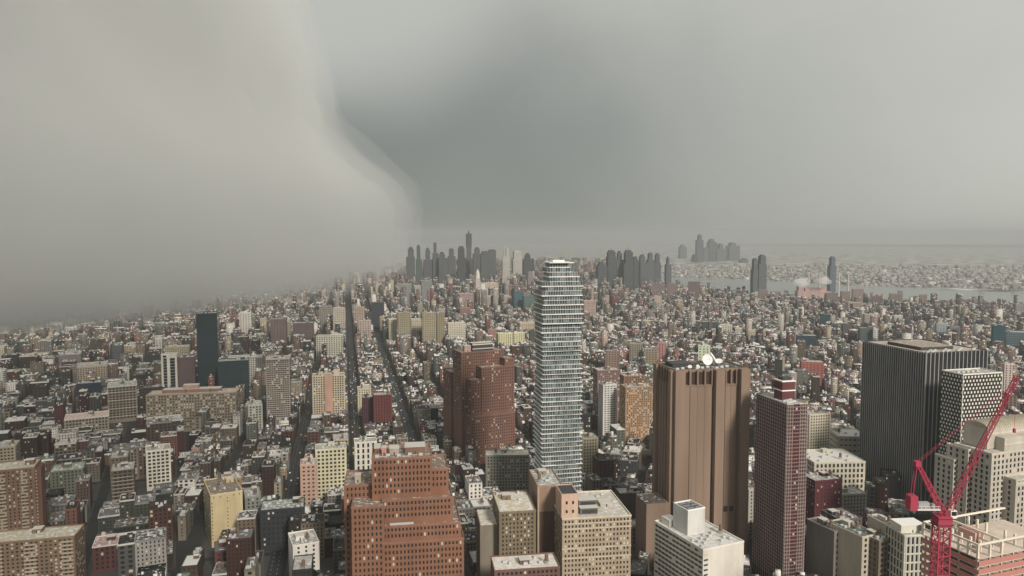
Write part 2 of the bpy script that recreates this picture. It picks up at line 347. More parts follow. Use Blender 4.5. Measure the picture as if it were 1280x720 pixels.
def dish(parent, x, y, z, R_, tilt, az):
    mb = MB(); N = 18; rings = []
    for j in range(6):
        rr_ = R_ * j / 5; rings.append([(rr_ * cos(2 * pi * i / N), rr_ * sin(2 * pi * i / N), .28 * rr_ * rr_ / R_) for i in range(N)])
    for j in range(5):
        for i in range(N): k = (i + 1) % N; mb.quad([rings[j][i], rings[j][k], rings[j + 1][k], rings[j + 1][i]])
    o = mb.obj('satellite_dish', WHITE, parent, True); o.location = (x, y, z); o.rotation_euler = (tilt, 0, az)
    s = MB().bar((0, 0, 0), (0, 0, 1.1 * R_), .12); s.bar((0, -R_ * .9, .25 * R_), (0, 0, 1.1 * R_), .08); s.cyl(0, 0, 1.05 * R_, 1.2 * R_, .3); q = s.obj('feed_arm', STEEL, o)
    MB().cyl(x, y + .6, h - .8, z, .8, .5).obj('dish_mount', STEEL, parent)
dish(r, X(895), 20, h + 6, 5.2, radians(75), radians(4)); dish(r, X(908), 30, h + 6.5, 4.6, radians(55), radians(60)); dish(r, X(912), 22, h + 3.4, 3.4, radians(35), radians(-30)); dish(r, X(868), 10, h + 1.6, 1.8, radians(50), radians(-20)); dish(r, X(878), 10, h + 1.6, 1.8, radians(50), radians(10))
# ---- slim maroon and grey residential tower
d = 610; th = 14
loc, w, h = base(984.5, 1009, 505, d, radians(th), 46); r = thing('slim_balcony_tower', 'slim maroon and grey residential tower banded with balconies, small maroon penthouse on its roof', 'residential tower', loc, radians(th)); LAND.append(('the slim maroon tower', 954, 1018, 480, d)); MULC = wall((.42, .38, .35))
for q in range(9):
    if not .3 < (q + .5) / 9 < .6: MB().box(w * q / 8 - .16, w * q / 8 + .16, -.95 if q < 5 else -1.35, -.705 if q < 5 else -1.205, 0, h - 1).obj('mullion', MULC, r)
for q in range(15): MB().box(-.75, -.555, 46 * q / 14 - .2, 46 * q / 14 + .2, 0, h - 1).obj('mullion', MULC, r)
mb = MB(); mb.box(0, w, 0, 46, 0, h - 1); mb.box(w - .01, w + 6, 8, 40, 0, h - 3); mb.obj('wall', wall((.12, .055, .055)), r)
redm = wall((.24, .07, .07)); fh2 = 3.15; nf = int((h - 4) / fh2)
MB().box(w * .28, w * .62, -.5, -.01, 0, h - 1).obj('red_bay', redm, r)
bm2 = wall((.3, .2, .185)); bm3 = wall((.46, .43, .39)); cells = []
for k in range(nf):
    z = h - 3.2 - k * fh2
    mb = MB(); mb.box(-.5, w * .28 - .02, -.7, -.01, z, z + 1.0); mb.box(w * .62 + .02, w + .3, -1.2, -.01, z, z + 1.05); mb.box(-.55, -.01, 0, 46, z, z + .95)
    mb.box(w * .28, w * .62, -.75, -.51, z + .1, z + .7); mb.obj('balcony_band', bm2, r)
    mb = MB(); mb.box(w + 6.01, w + 6.8, 9, 22, z + .5, z + 1.7); mb.box(w + .4, w + 6, 7, 7.99, z, z + 1.3); mb.obj('balcony_band', bm3, r)
    cells += [(w * .28 + w * .34 * q, -.51, z + 1.9, 0) for q in (.2, .5, .8)]
add_windows(r, cells, 1.4, 1.7, GLASS, 100, .05)
mb = MB(); parapet(mb, 0, w, 0, 46, h - 1, h, .6, .3); mb.obj('parapet', bm3, r); MB().box(.7, w - .7, .7, 45.3, h - 1, h - .8).obj('roof', roofm((.3, .3, .3), .6), r)
mb = MB(); mb.box(w * .3, w * .95, 16, 28, h - .8, h + 15); mb.obj('penthouse', wall((.17, .055, .06)), r); mb = MB()
for zz in (h + 7, h + 15.01): mb.box(w * .3 - .5, w * .95 + .5, 15.5, 28.5, zz, zz + 1.0)
mb.obj('coping', WHITE, r); MB().box(w * .4, w * .85, 18, 26, h + 16, h + 18.5).obj('bulkhead', DARK, r)
for k in range(6): vent_unit(r, 3 + k % 3 * 4, 4 + k * 1.7, h - .8)
# ---- black office slab with pale vertical ribs
d = 800; th = 15
loc, w, h = base(1158, 1234, 441, d, radians(th), 96); r = thing('ribbed_black_office_tower', 'broad black office slab with thin pale vertical ribs, tallest block on the right', 'office tower', loc, radians(th)); LAND.append(('the ribbed black office slab', 1084, 1234, 430, d))
MB().box(0, w, 0, 96, 0, h - 1.2).obj('wall', wall((.03, .032, .037), .7), r)
rib = wall((.38, .38, .375))
N = 15
for k in range(N + 1):
    x = k * w / N; MB().box(x - .42, x + .42, -.8, -.02, 0, h - .2).obj('rib', rib, r)
N = 29
for k in range(N + 1):
    y = k * 96 / N; MB().box(-.8, -.02, y - .38, y + .38, 0, h - .2).obj('rib', rib, r)
mb = MB(); parapet(mb, 0, w, 0, 96, h - 1.2, h, .6, .0); mb.obj('parapet', DARK, r); MB().box(.7, w - .7, .7, 95, h - 1.2, h - 1).obj('roof', roofm((.4, .35, .3), .25), r)
bulkhead(r, 12, w - 26, 20, 70, h - 1, 3.5, wall((.09, .08, .08)), roofm((.3, .26, .22), .3))
for k in range(16): vent_unit(r, 4 + (k * 7.3) % (w - 8), 3 + (k * 5.1) % 14, h - 1)
for k in range(3): bulkhead(r, w - 22 + k * 6, w - 18 + k * 6, 30 + k * 8, 36 + k * 8, h - 1, 4.5, wall((.5, .47, .4)), CONC)
MB().cyl(w * .45, 60, h + 2, h + 22, .35, .15).obj('antenna', WHITE, r)
# ---- checkered annex
d = 735; loc, w, h = base(1204, 1253, 468, d, radians(th), 26); r = thing('checkered_annex', 'office block faced in a black and white checkerboard, beside the ribbed black slab', 'office tower', loc, radians(th)); LAND.append(('the checkerboard office block', 1196, 1254, 466, d))
MB().box(0, w, 0, 26, 0, h - 1).obj('wall', wall((.045, .045, .045)), r)
cells = []; ce = wall((.74, .72, .62)); fz = 3.9; n2 = int((h - 12) / fz)
for k in range(n2):
    for i in range(12):
        st = w / 12; cells.append(((i + (.28 if k % 2 else .74)) * st, 0, h - 3.2 - fz * k, 0))
    for i in range(7): st = 26 / 7; cells.append((0, 26 - (i + (.28 if k % 2 else .74)) * st, h - 3.2 - fz * k, -pi / 2))
add_windows(r, cells, 1.75, 2.2, ce, 100, 0, 'white_panel')
mb = MB(); parapet(mb, 0, w, 0, 26, h - 1, h + .2, .6, .1); mb.box(-.3, .3, -.4, -.11, 0, h - 1); mb.box(w - .3, w + .3, -.4, -.11, 0, h - 1); mb.obj('parapet', ce, r); MB().box(.7, w - .7, .7, 25.3, h - 1, h - .8).obj('roof', roofm((.3, .3, .3), .5), r)
for k in range(5): vent_unit(r, 4 + k * 6, 10, h - .8)
# ---- beige stone building with vaulted roof
d = 590; th = 20
ST = wall((.5, .46, .39)); loc, w, h = base(1240, 1330, 567, d, radians(th), 36); r = thing('stone_courthouse_block', 'pale stone block with deep punched windows and a ribbed curved roof at the right edge', 'civic building', loc, radians(th)); LAND.append(('the pale stone block with curved roof', 1188, 1280, 515, d))
mm = d / F
tiered(r, [(0, w, 0, 34, 0, h), (-3.5, 0.2, 18, 38, 0, h - 1), (-7, -3.3, 28, 46, 0, h - 12), (15, w, -10, .3, 0, h - 20)], ST, wall((.56, .52, .44)), sx=4.3, sz=4.5, ww=1.9, wh=2.8, blind=.04, edge=1.5, roofc=(.4, .38, .33))
zt = h - 1
MB().box(18, w, 3, 11, zt, zt + 11).obj('upper_storey', ST, r); MB().box(9, w, 11.2, 33, zt + .5, zt + 17).obj('upper_storey', ST, r)
mb = MB(); mb.box(15, w + .2, -10.3, -10.01, h - 25, h - 22.5); mb.box(17.6, w + .2, 2.5, 2.98, zt + 5, zt + 6.2); mb.box(8.6, w + .2, 10.6, 11.18, zt + 12.4, zt + 13.8); mb.obj('cornice', wall((.58, .54, .45)), r)
mb = MB(); pr = []
for k in range(9): a = pi * k / 8; pr.append((22.1 - 10.8 * cos(a), zt + 17 + 4.5 * sin(a)))
for k in range(8): mb.quad([(9.5, pr[k][0], pr[k][1]), (w, pr[k][0], pr[k][1]), (w, pr[k + 1][0], pr[k + 1][1]), (9.5, pr[k + 1][0], pr[k + 1][1])])
mb.quad([(9.5, p[0], p[1]) for p in reversed(pr)]); mb.quad([(w, p[0], p[1]) for p in pr]); mb.obj('vaulted_roof', wall((.46, .4, .3)), r)
for k in range(int((w - 11) / 2.6)):
    mb = MB()
    for q in range(8): mb.bar((10.5 + k * 2.6, pr[q][0], pr[q][1] + .3), (10.5 + k * 2.6, pr[q + 1][0], pr[q + 1][1] + .3), .35)
    mb.obj('roof_rib', wall((.6, .54, .42)), r)
# ---- white office block with striped side
d = 520; th = 24
loc, w, h = base(879, 930, 687, d, radians(th), 60); r = thing('white_office_block', 'white office block with blank front, banded side windows and a square white roof box', 'office building', loc, radians(th)); LAND.append(('the white office block', 838, 930, 640, d))
WW = wall((.66, .62, .55)); MB().box(0, w, 0, 60, 0, h - 1).obj('wall', WW, r)
cells = face_cells(0, 60, -pi / 2, 60, 0, h, 4.2, 3.7, 1.0); add_windows(r, cells, 3.9, 1.7, GLASS, 100, .03)
add_windows(r, [(2.6, 0, h - 4.5 - 3.7 * k, 0) for k in range(14)], 3.6, 1.2, GLASS)
mb = MB(); parapet(mb, 0, w, 0, 60, h - 1, h + .2, .6, .12); mb.obj('parapet', wall((.75, .73, .68)), r); MB().box(.8, w - .8, .8, 59.2, h - 1, h - .8).obj('roof', roofm((.45, .43, .38), .9), r)
zt = h - .8
mb = MB(); mb.box(6, 22, 26, 44, zt, zt + 19); mb.obj('roof_box', wall((.6, .6, .57)), r); mb = MB(); parapet(mb, 6, 22, 26, 44, zt + 19.0, zt + 20, .6, .1); mb.obj('parapet', WHITE, r); MB().box(7, 21, 27, 43, zt + 19, zt + 19.2).obj('roof', DARK, r)
for k in range(3): bulkhead(r, 8, 20, 28 + k * 5, 30.5 + k * 5, zt + 19.2, .5, DARK, STEEL)
bulkhead(r, 4, 12, 46, 56, zt, 5, WW, WHITE)
for k in range(12): vent_unit(r, 3 + (k * 5.7) % (w - 6), 5 + (k * 4.3) % 18, zt)
water_tank(r, w - 5, 20, zt, 1.4)
# ---- beige office with roof plant
d = 560; th = 8
BG = (.45, .36, .25)
loc, w, h = base(703, 789, 648, d, radians(th), 58); r = thing('beige_office_block', 'wide beige brick office block with rows of small windows and dark plant on its roof', 'office building', loc, radians(th)); LAND.append(('the wide beige office block', 692, 789, 618, d))
tiered(r, [(0, w, 0, 58, 0, h)], wall(BG), wall((.62, .55, .43)), sx=2.75, sz=3.85, ww=1.3, wh=1.9, blind=.12, roofc=(.45, .42, .37), snow=.6)
mb = MB(); [mb.box(-.2, w + .2, -.35, -.003, h - z_, h - z_ + .7) for z_ in (9.3, 24.8, 32.5)]; mb.obj('cornice', wall((.58, .5, .38)), r)
zt = h - 1; PK = wall((.62, .42, .32))
MB().box(-.1, 13, 3, 26, zt, zt + 18).obj('penthouse', PK, r); MB().box(.6, 12.4, 3.8, 25.4, zt + 18, zt + 18.3).obj('roof', DARK, r); add_windows(r, [(4, 3, zt + 5, 0), (9, 3, zt + 5, 0), (4, 3, zt + 12, 0), (9, 3, zt + 12, 0)], 1.6, 2.4)
mb = MB(); parapet(mb, -.1, 13, 3, 26, zt + 18.01, zt + 19, .5, .1); mb.obj('parapet', PK, r)
for a, b, c_, e, hh in ((16, 30, 8, 14, 5), (17, 31, 17, 26, 8)):
    bulkhead(r, a, b, c_, e, zt, hh, flat('plant_green_grey', (.12, .14, .13), .7), CONC); MB().box(a + 1.5, b - .5, c_ - .3, c_ - .07, zt + 1, zt + hh - 1.2).obj('louvre', DARK, r)
bulkhead(r, 36, 46, 22, 34, zt, 2.4, wall((.5, .46, .4)), CONC)
for k in range(8): vent_unit(r, 20 + (k * 4.9) % (w - 24), 30 + (k * 3.7) % 22, zt)
# taller blank pink-brown neighbour
d = 590
r, w, h, dp = office('blank_walled_tower', 'narrow tower showing a blank pinkish-brown party wall to the camera, left of the beige block', 'office building', 672, 703, 607, d, 8, 42, (.38, .25, .18), blankfront=True, blankside=True, n=3, tanks=1, phrase='the blank pinkish party wall', sx=3.2)
MB().box(.2, w - .2, -.08, -.004, 0, zat(640, d)).obj('dark_lower_wall', wall((.17, .105, .085)), r)  # lower part of the front in a darker brown
MB().box(-.02, 1.4, -.25, -.1, 0, h - 1.2).obj('pier', wall((.5, .38, .28)), r)
r, w, h, dp = office('brown_office_block', 'olive-brown office block with pale roof and small pale-paned windows, by the blank party wall', 'office building', 624, 670, 640, 565, 8, 46, (.27, .21, .13), sx=2.7, sz=3.4, ww=1.2, wh=1.7, roof=(.5, .44, .33), snow=.7, phrase='the olive-brown office block', blind=.22, tanks=0)
MB().box(-14, -.01, 10, 44, 0, h - 14).obj('side_wing', wall((.3, .26, .2)), r)
MB().box(-13.4, -.6, 10.6, 43.4, h - 14, h - 13.6).obj('roof', roofm((.5, .44, .33), .7), r)
office('low_white_roofed_block', 'low block with white roof and dark hatch at the foot of the blank wall', 'office building', 618, 700, 713, 505, 8, 24, (.22, .12, .1), sx=3, blankside=True, roof=(.55, .48, .42), snow=.8, n=8, phrase='the low white-roofed block')
# ---- construction site and crane
d = 372; th = 20; loc, w, h = base(1240, 1330, 679, d, radians(th), 34); CR = wall((.6, .5, .42))
r = thing('building_under_construction', 'unfinished concrete frame with pale columns, guard rails and salmon netting below the red crane', 'construction site', loc, radians(th)); LAND.append(('the unfinished concrete frame', 1186, 1280, 656, d))
NET = flat('salmon_netting', (.45, .2, .165), .9); FR = flat('cream_steel', (.72, .66, .56), .6)
for lv in range(10):
    z = h - 7 - lv * 4.2
    MB().box(-9, w, 0, 34, z - .35, z).obj('floor_slab', CR, r)
    for i in range(5):
        for j in range(4): MB().box(-8.4 + i * 8.5, -7.6 + i * 8.5, 1 + j * 10.2, 1.8 + j * 10.2, z - 4.2, z - .351).obj('column', CR, r)
    if lv > 0:
        MB().box(-9.12, -9.02, .5, 33.5, z + .2, z + 2.6).obj('netting', NET, r); MB().box(-8.8, w, -.12, -.02, z + .2, z + 2.8).obj('netting', NET, r)
for j in range(7):
    for i in (0, 1, 2, 4):
        if (i, j) != (4, 3): MB().box(-9.1 + i * 8.5, -8.1 + i * 8.5, .4 + j * 5.4, 1.4 + j * 5.4, h - 7, h - (0 if i in (0, 2) else 1)).obj('column', FR, r)
for i in (0, 2):
    for zz in (h - 3.6, h): MB().bar((-8.6 + i * 8.5, .6, zz), (-8.6 + i * 8.5, 33, zz), .45).obj('guard_rail', FR, r)
for j in (0, 6): MB().bar((-8.6, .7 + j * 5.4, h + .1), (w, .7 + j * 5.4, h + .1), .42).obj('guard_rail', FR, r)
for q in range(5): MB().box(-4 + q * 5.1, -1.5 + q * 5.1, 4 + q * 5 % 17, 7.5 + q * 5 % 17, h - 7, h - 6.2 + (q % 3) * .6).obj('formwork_stack', [NET, CR, FR][q % 3], r)
MB().box(6, 14, 14, 24, h - 7, h - 1).obj('core_wall', wall((.62, .36, .3)), r)
# crane
d = 352; cx, cy, cz = at(1177, 657, d)
r = thing('luffing_crane', 'crimson luffing tower crane with lattice mast and raised jib at the lower right', 'crane', (cx, cy, 0), 0)
S = 1.0 * d / F; U = lambda px, py: ((px - 1177) * S, cz + (657 - py) * S * 1.02)
def lattice(name, a, b, wd, n, parent, wt=None, rr_=.16):
    from mathutils import Vector
    a, b = Vector(a), Vector(b); dd = (b - a); dn = dd.normalized(); u = dn.cross(Vector((0, 1, 0))); u = (u if u.length > .1 else Vector((1, 0, 0))).normalized(); v = dn.cross(u).normalized(); wt = wd if wt is None else wt
    C = lambda t, i: a + dd * t + (u * (1, 1, -1, -1)[i] + v * (1, -1, -1, 1)[i]) * (wd + (wt - wd) * t) / 2
    mb = MB()
    for i in range(4):
        mb.bar(C(0, i), C(1, i), rr_)
        for k in range(n):
            j = (i + 1) % 4; mb.bar(C(k / n, i), C((k + 1) / n, j), rr_ * .6); mb.bar(C(k / n, i), C(k / n, j), rr_ * .6)
    return mb.obj(name, RED, parent)
mast = lattice('mast', (0, 0, 0), (0, 0, cz), 5.6, 34, r, None, .3)
MB().box(-3.4, 3.4, -3.2, 3.2, cz + .1, cz + 5.2).obj('slewing_platform', RED, r)
mb = MB(); mb.box(-3.7, 3.7, -3.5, 3.5, cz + 1, cz + 1.4); mb.box(-3.7, 3.7, -3.5, 3.5, cz + 4.2, cz + 4.5); mb.obj('walkway', DARK, r)
zz0 = cz + 5.2
ax, az = U(1143, 578)
lattice('rear_mast', (1.0, 0, zz0), (ax, 0, az), 2.6, 9, r, 1.4, .22)
MB().box(ax - 1.4, ax + 1.2, -1.3, 1.3, az - 1, az + 1.4).obj('mast_head', RED, r)
lx, lz = U(1137, 636)
mb = MB().box(lx, -2, -2, -1.4, lz, lz + .8); mb.box(lx, -2, 1.4, 2, lz, lz + .8); mb.box(lx, -2, -1.4, 1.4, lz + .1, lz + .3); mb.obj('counter_jib', flat('pale_steel', (.62, .58, .58), .5), r)
MB().box(lx - 1.6, lx + 2.0, -2.4, 2.4, lz + .2, lz + 7).obj('counterweight', RED, r)
mb = MB().box(lx + 3, lx + 8.3, -1.2, 1.2, lz + .81, lz + 3.6); mb.cyl(lx + 10.5, 0, lz + .81, lz + 2.9, 1.1); mb.obj('winch', flat('machinery_grey', (.33, .33, .34), .5), r)
mb = MB(); [mb.bar((lx + q, s_, lz + .8), (lx + q, s_, lz + 2), .07) for q in range(0, 13, 2) for s_ in (-1.9, 1.9)]; mb.bar((lx, -1.9, lz + 2), (-2, -1.9, lz + 2), .07); mb.obj('handrail', WHITE, r)
mb = MB(); mb.bar((ax - .6, -.9, az), (lx, -1.2, lz + 6), .14); mb.bar((ax - .6, .9, az), (lx, 1.2, lz + 6), .14); mb.bar((ax - .1, 0, az), (lx + .7, 0, lz + 6), .1); mb.obj('tie_bar', RED, r)
jx, jz = U(1276, 470)
lattice('jib', (1.8, 0, zz0), (jx, 6, jz), 2.6, 26, r, 1.6, .15)
mb = MB(); [mb.bar((ax, s_, az + .6), (jx * .93, s_ + 5.5, jz * .93 + zz0 * .07 + 1), .06) for s_ in (-.8, .8)]; mb.obj('luffing_rope', RED, r)
mb = MB().box(3.5, 6.4, -1.4, 1.6, zz0 - 1.2, zz0 + 2.6); cabn = mb.obj('cab', WHITE, r); MB().box(3.8, 6.2, -1.5, -1.41, zz0 + .2, zz0 + 2.2).obj('window', GLASS, cabn)
mb = MB(); mb.bar((jx - .3, 6, jz), (jx - .3, 6, jz - 26), .06); mb.box(jx - .8, jx + .2, 5.5, 6.5, jz - 28, jz - 26); mb.obj('hook_block', RED, r)

# ---- middle-ground buildings
O = office
# left foreground
r, w, h, dp = O('balcony_apartment_tower', 'brown brick apartment tower with stacked beige balconies at the left edge', 'apartment building', -40, 43, 592, 640, 22, 30, (.26, .16, .11), sx=3.2, sz=3.1, ww=1.2, wh=1.4, snow=.4, phrase='the brown balcony tower', roof=(.4, .36, .29), blind=.3, tanks=0)
BALC = wall((.46, .39, .29))
for k in range(18):
    z = h - 5 - k * 3.1
    for x0 in (w - 11, w - 28): MB().box(x0, x0 + 5.5, -1.3, -.01, z, z + 1.15).obj('balcony', BALC, r)
    MB().box(w + .01, w + 1.2, 2, 7, z, z + 1.15).obj('balcony', BALC, r)
MB().box(w - .02, w + 4.4, 3, 20, 0, h - 2).obj('side_wing', wall((.2, .1, .07)), r)
r, w, h, dp = O('low_balcony_apartment_block', 'lower brown brick apartment block with recessed balconies in the bottom left corner', 'apartment building', -60, 93, 683, 560, 14, 26, (.28, .19, .12), sx=3.3, sz=3.1, ww=1.5, wh=1.3, snow=.5, roof=(.42, .38, .29), phrase='the lower balcony block in the corner', blind=.25, tanks=0, n=6, edge=2)
for k in range(12):
    z = h - 4.6 - k * 3.1
    for x0 in (w - 10, w - 36, w - 60): MB().box(x0, x0 + 9, -1.2, -.01, z, z + 1.1).obj('balcony', BALC, r)
r, w, h, dp = O('yellow_blank_wall_tower', 'pale yellow apartment tower with one big blank wall and a single column of tiny windows', 'apartment building', 263, 303, 619, 700, 29, 52, (.6, .49, .27), sx=4.2, sz=3.7, ww=2.5, wh=2.3, blankfront=True, phrase='the pale yellow blank-walled tower', roof=(.2, .17, .14), snow=.25, blind=.03)
add_windows(r, [(w * .52, 0, h - 5 - 3.5 * k, 0) for k in range(12)] + [(w * q, 0, h - 3.2, 0) for q in (.1, .3, .72, .9)] + [(1.2, 0, h - 5 - 3.5 * k, 0) for k in range(12)], .9, 1.2)
O('ochre_rooftop_block', 'ochre and rust block with cluttered top rising directly behind the pale yellow wall', 'apartment building', 268, 302, 601, 745, 20, 20, (.38, .25, .15), n=6, tanks=2, phrase='the ochre block behind the yellow wall')
O('white_grid_office', 'white office building with a clean grid of dark square windows, left of centre', 'office building', 182, 213, 564, 860, 26, 26, (.66, .62, .52), sx=4.6, sz=4.3, ww=3.1, wh=2.5, phrase='the white grid office', n=3, blankside=True, blind=0, roof=(.3, .28, .24))
O('dark_banded_office', 'dark brown office block with pale floor bands, just left of the white grid office', 'office building', 139, 167, 588, 800, 24, 26, (.18, .13, .1), sx=4.2, sz=4.1, ww=3.2, wh=2.0, bands=1, cornice=(.45, .4, .33), phrase='the dark banded office', blind=0)
O('dark_banded_office', 'narrow brown stepped block rising behind the dark banded office', 'office building', 137, 160, 573, 850, 24, 30, (.22, .17, .12), sx=4, n=5, phrase='the narrow stepped block')
O('maroon_warehouse', 'long maroon brick warehouse with a bright white roof edge in the lower left', 'warehouse', 115, 172, 684, 645, 22, 26, (.15, .06, .055), sx=4.0, sz=4.2, ww=1.8, wh=2.4, cornice=(.62, .58, .54), roof=(.36, .24, .22), snow=.5, phrase='the long maroon warehouse', tanks=0)
O('maroon_warehouse', 'short dark maroon block with a pointed gable at the foot of the yellow tower', 'warehouse', 268, 318, 690, 640, 22, 24, (.17, .065, .065), sx=4.0, sz=4.2, ww=1.6, wh=2.2, roof=(.12, .14, .14), snow=.2, phrase='the short maroon gabled block')
O('green_grey_block', 'green-grey office block with a tall parapet, right of the brown balcony tower', 'office building', 62, 104, 590, 830, 24, 30, (.2, .21, .16), sx=3.4, blind=.1, phrase='the green-grey block', roof=(.25, .27, .22))
O('beige_loft_building', 'small beige loft block on the left edge above the brown balcony tower', 'office building', -30, 19, 562, 880, 24, 30, (.4, .33, .24), sx=3.4, sz=4, ww=2.2, bands=1, phrase='the small beige loft at the left edge')
# left middle
O('framed_top_block', 'brown-beige block with a white framed top storey of big openings', 'office building', 134, 171, 484, 1180, 27, 44, (.33, .27, .2), sx=4.8, sz=4.4, ww=3.4, wh=2.6, bands=3, cornice=(.66, .63, .55), phrase='the framed-top block', blind=0)
O('pink_roofed_block', 'broad beige warehouse with reddish sheds on its roof and a white cornice', 'warehouse', 80, 136, 525, 1080, 28, 40, (.36, .32, .24), sx=4, sz=4.6, ww=2.6, wh=2.6, cornice=(.66, .63, .55), roof=(.5, .35, .3), n=7, phrase='the broad beige warehouse')
O('white_gridded_warehouse', 'whitish warehouse gridded with wide windows and a ragged snowy roof', 'warehouse', 184, 229, 529, 1060, 28, 38, (.58, .55, .45), sx=4.4, sz=4.2, ww=3.0, wh=2.2, n=8, phrase='the white gridded warehouse', blind=.1)
r, w, h, dp = O('long_beige_factory', 'very long beige factory building of many equal windows across the left middle distance', 'factory', 182, 295, 494, 1120, 10, 36, (.33, .27, .2), sx=3.9, sz=4.4, ww=2.2, wh=2.2, blind=.35, snow=.4, roof=(.4, .33, .27), phrase='the long beige factory', tanks=2, n=6)
bulkhead(r, 20, w - 26, 14, 30, h - .9, 5, wall((.34, .2, .15)), CONC); bulkhead(r, 50, 72, 16, 28, h + 4.2, 6, wall((.5, .3, .24)), CONC)
O('grey_end_block', 'small grey-green block with a square window grid at the right end of the long factory', 'office building', 310, 328, 507, 1090, 22, 34, (.42, .44, .37), sx=3.8, sz=3.9, ww=2.3, wh=2.3, phrase='the grey-green end block', blind=.05, blankside=True)
O('yellow_brick_block', 'yellowish brick block with snowy ragged roof near the edge of the cloud, far left', 'apartment building', 22, 60, 445, 1750, 27, 40, (.38, .34, .2), real=False, n=4, phrase='the yellowish brick block')
O('yellow_brick_block', 'pale cream slab cut off by the left edge of the picture', 'apartment building', -14, 5, 435, 1650, 27, 40, (.52, .46, .34), real=False, phrase='the cream slab at the left edge')
O('grey_white_block', 'narrow black and white tower at the left edge below the cream slab', 'office building', -20, 6, 464, 1400, 27, 20, (.6, .6, .57), real=False, sx=9, ww=4, phrase='the narrow black-white tower', tanks=0)
O('purple_grey_block', 'purple-grey block with pale windowed top, beneath the cloud edge at left', 'office building', 73, 101, 444, 1620, 27, 60, (.28, .24, .24), real=False, phrase='the purple-grey block')
O('beige_topped_block', 'dark block crowned by a lighter beige storey, left middle distance', 'office building', 96, 134, 459, 1420, 27, 56, (.48, .4, .3), real=False, sx=4.4, ww=2.6, phrase='the beige-crowned block')
O('dark_blue_slab', 'dark blue slab building below the beige-crowned block', 'office building', 96, 126, 480, 1320, 27, 30, (.035, .05, .08), real=False, phrase='the dark blue slab')
O('grey_tower_block', 'plain dark grey tower left of the black-and-white framed tower', 'office building', 140, 152, 432, 1700, 20, 34, (.13, .13, .14), real=False, phrase='the plain dark grey tower', blankside=True)
r, w, h, dp = O('white_framed_tower', 'tower with a white frame round tall black glass bays, left of the teal glass tower', 'apartment building', 201, 221, 443, 1300, 18, 14, (.64, .62, .54), blankfront=True, phrase='the white-framed tower', tanks=0, blankside=True)
for a, b in ((.14, .36), (.56, .86)):
    for k in range(12): MB().box(w * a, w * b, -.3, -.01, h - 12 - k * 5.2, h - 7.4 - k * 5.2).obj('window', GLASS, r)
MB().box(w * .12, w * .34, -.3, -.01, h - 6, h - 2.5).obj('window', GLASS, r)
O('dull_purple_block', 'dull purple blank block between the white-framed tower and the teal tower', 'office building', 222, 243, 447, 1310, 18, 20, (.18, .12, .125), blankfront=True, blankside=True, phrase='the dull purple block', tanks=0)
O('cream_rooftop_block', 'cream block with notched roofline rising behind the white-framed tower', 'apartment building', 206, 236, 434, 1480, 18, 24, (.52, .47, .32), real=False, phrase='the cream notched block')
r, w, h, dp = O('teal_glass_tower', 'tall dark teal glass tower touching the bottom of the storm cloud', 'hotel', 245, 271, 392, 1340, 20, 30, (.02, .07, .085), real=False, sx=1.6, sz=3.4, ww=1.3, wh=2.9, glass=TEAL, phrase='the tall teal glass tower', tanks=0, n=2)
O('teal_glass_block', 'dark green-teal glass block at the foot of the tall teal tower', 'office building', 272, 311, 452, 1290, 20, 30, (.03, .075, .08), real=False, sx=1.9, sz=3.6, ww=1.5, wh=2.9, phrase='the low teal block', tanks=0, snow=.3)
O('white_ribbed_block', 'whitish block with ribbed facade behind the low teal block', 'apartment building', 285, 320, 447, 1420, 20, 26, (.62, .6, .54), real=False, sx=4, ww=2.6, phrase='the whitish ribbed block')
O('grey_gridded_tower', 'grey-brown gridded tower with pale window frames, right of the teal glass block', 'apartment building', 332, 362, 449, 1150, 14, 34, (.3, .25, .21), sx=3.1, sz=3.3, ww=2.0, wh=1.8, blind=.12, bands=1, cornice=(.5, .46, .4), phrase='the grey gridded tower', n=5)
r, w, h, dp = O('pink_beige_tower', 'beige tower with a salmon centre bay, standing between two long avenues', 'apartment building', 390, 431, 470, 1180, 13, 26, (.55, .47, .33), sx=3.6, sz=3.7, ww=2.0, wh=2.2, blind=.04, phrase='the beige tower with salmon bay', n=5)
FR_ = wall((.56, .33, .25)); MB().box(w * .38, w * .62, -1.2, -.01, 0, h + 1.5).obj('salmon_bay', FR_, r); MB().box(w * .66, w * .84, 4, 14, h - .9, h + 8).obj('bulkhead', wall((.58, .5, .36)), r)
O('red_brown_ribbed_block', 'deep red-brown block with vertical piers beside the wide avenue', 'office building', 467, 490, 494, 1130, 14, 22, (.22, .06, .06), sx=3.8, sz=4, ww=1.5, wh=3, piers=True, blind=0, phrase='the deep red-brown block')
O('red_brown_ribbed_block', 'dark striped maroon block attached to the left of the deep red-brown block', 'office building', 453, 467, 497, 1150, 14, 22, (.13, .05, .06), sx=2.6, sz=4, ww=1.0, wh=3.4, blind=0, phrase='the dark striped maroon block')
O('cream_corner_block', 'small cream block with arched windows behind the deep red-brown pair', 'apartment building', 447, 464, 486, 1230, 14, 22, (.58, .52, .36), sx=3.6, blind=0, phrase='the small cream block')
O('cream_loft_building', 'cream six-storey loft with a regular window grid, left of the stepped brick tower', 'loft building', 394, 433, 562, 820, 14, 24, (.6, .57, .38), sx=4.0, sz=4.4, ww=2.5, wh=2.4, blind=0, phrase='the cream gridded loft', n=5)
O('pink_walled_loft', 'low block with salmon-pink windowed front joined to the cream loft', 'loft building', 375, 396, 581, 790, 14, 22, (.56, .36, .27), sx=4.0, sz=4.4, ww=2.2, wh=1.8, blind=0, blankside=True, phrase='the salmon-pink loft')
O('white_colonnade_building', 'small white building with arched bays just above the stepped brick tower', 'loft building', 443, 471, 553, 900, 14, 20, (.66, .64, .56), sx=5, sz=7, ww=2.4, wh=5, blind=0, phrase='the white arched building')
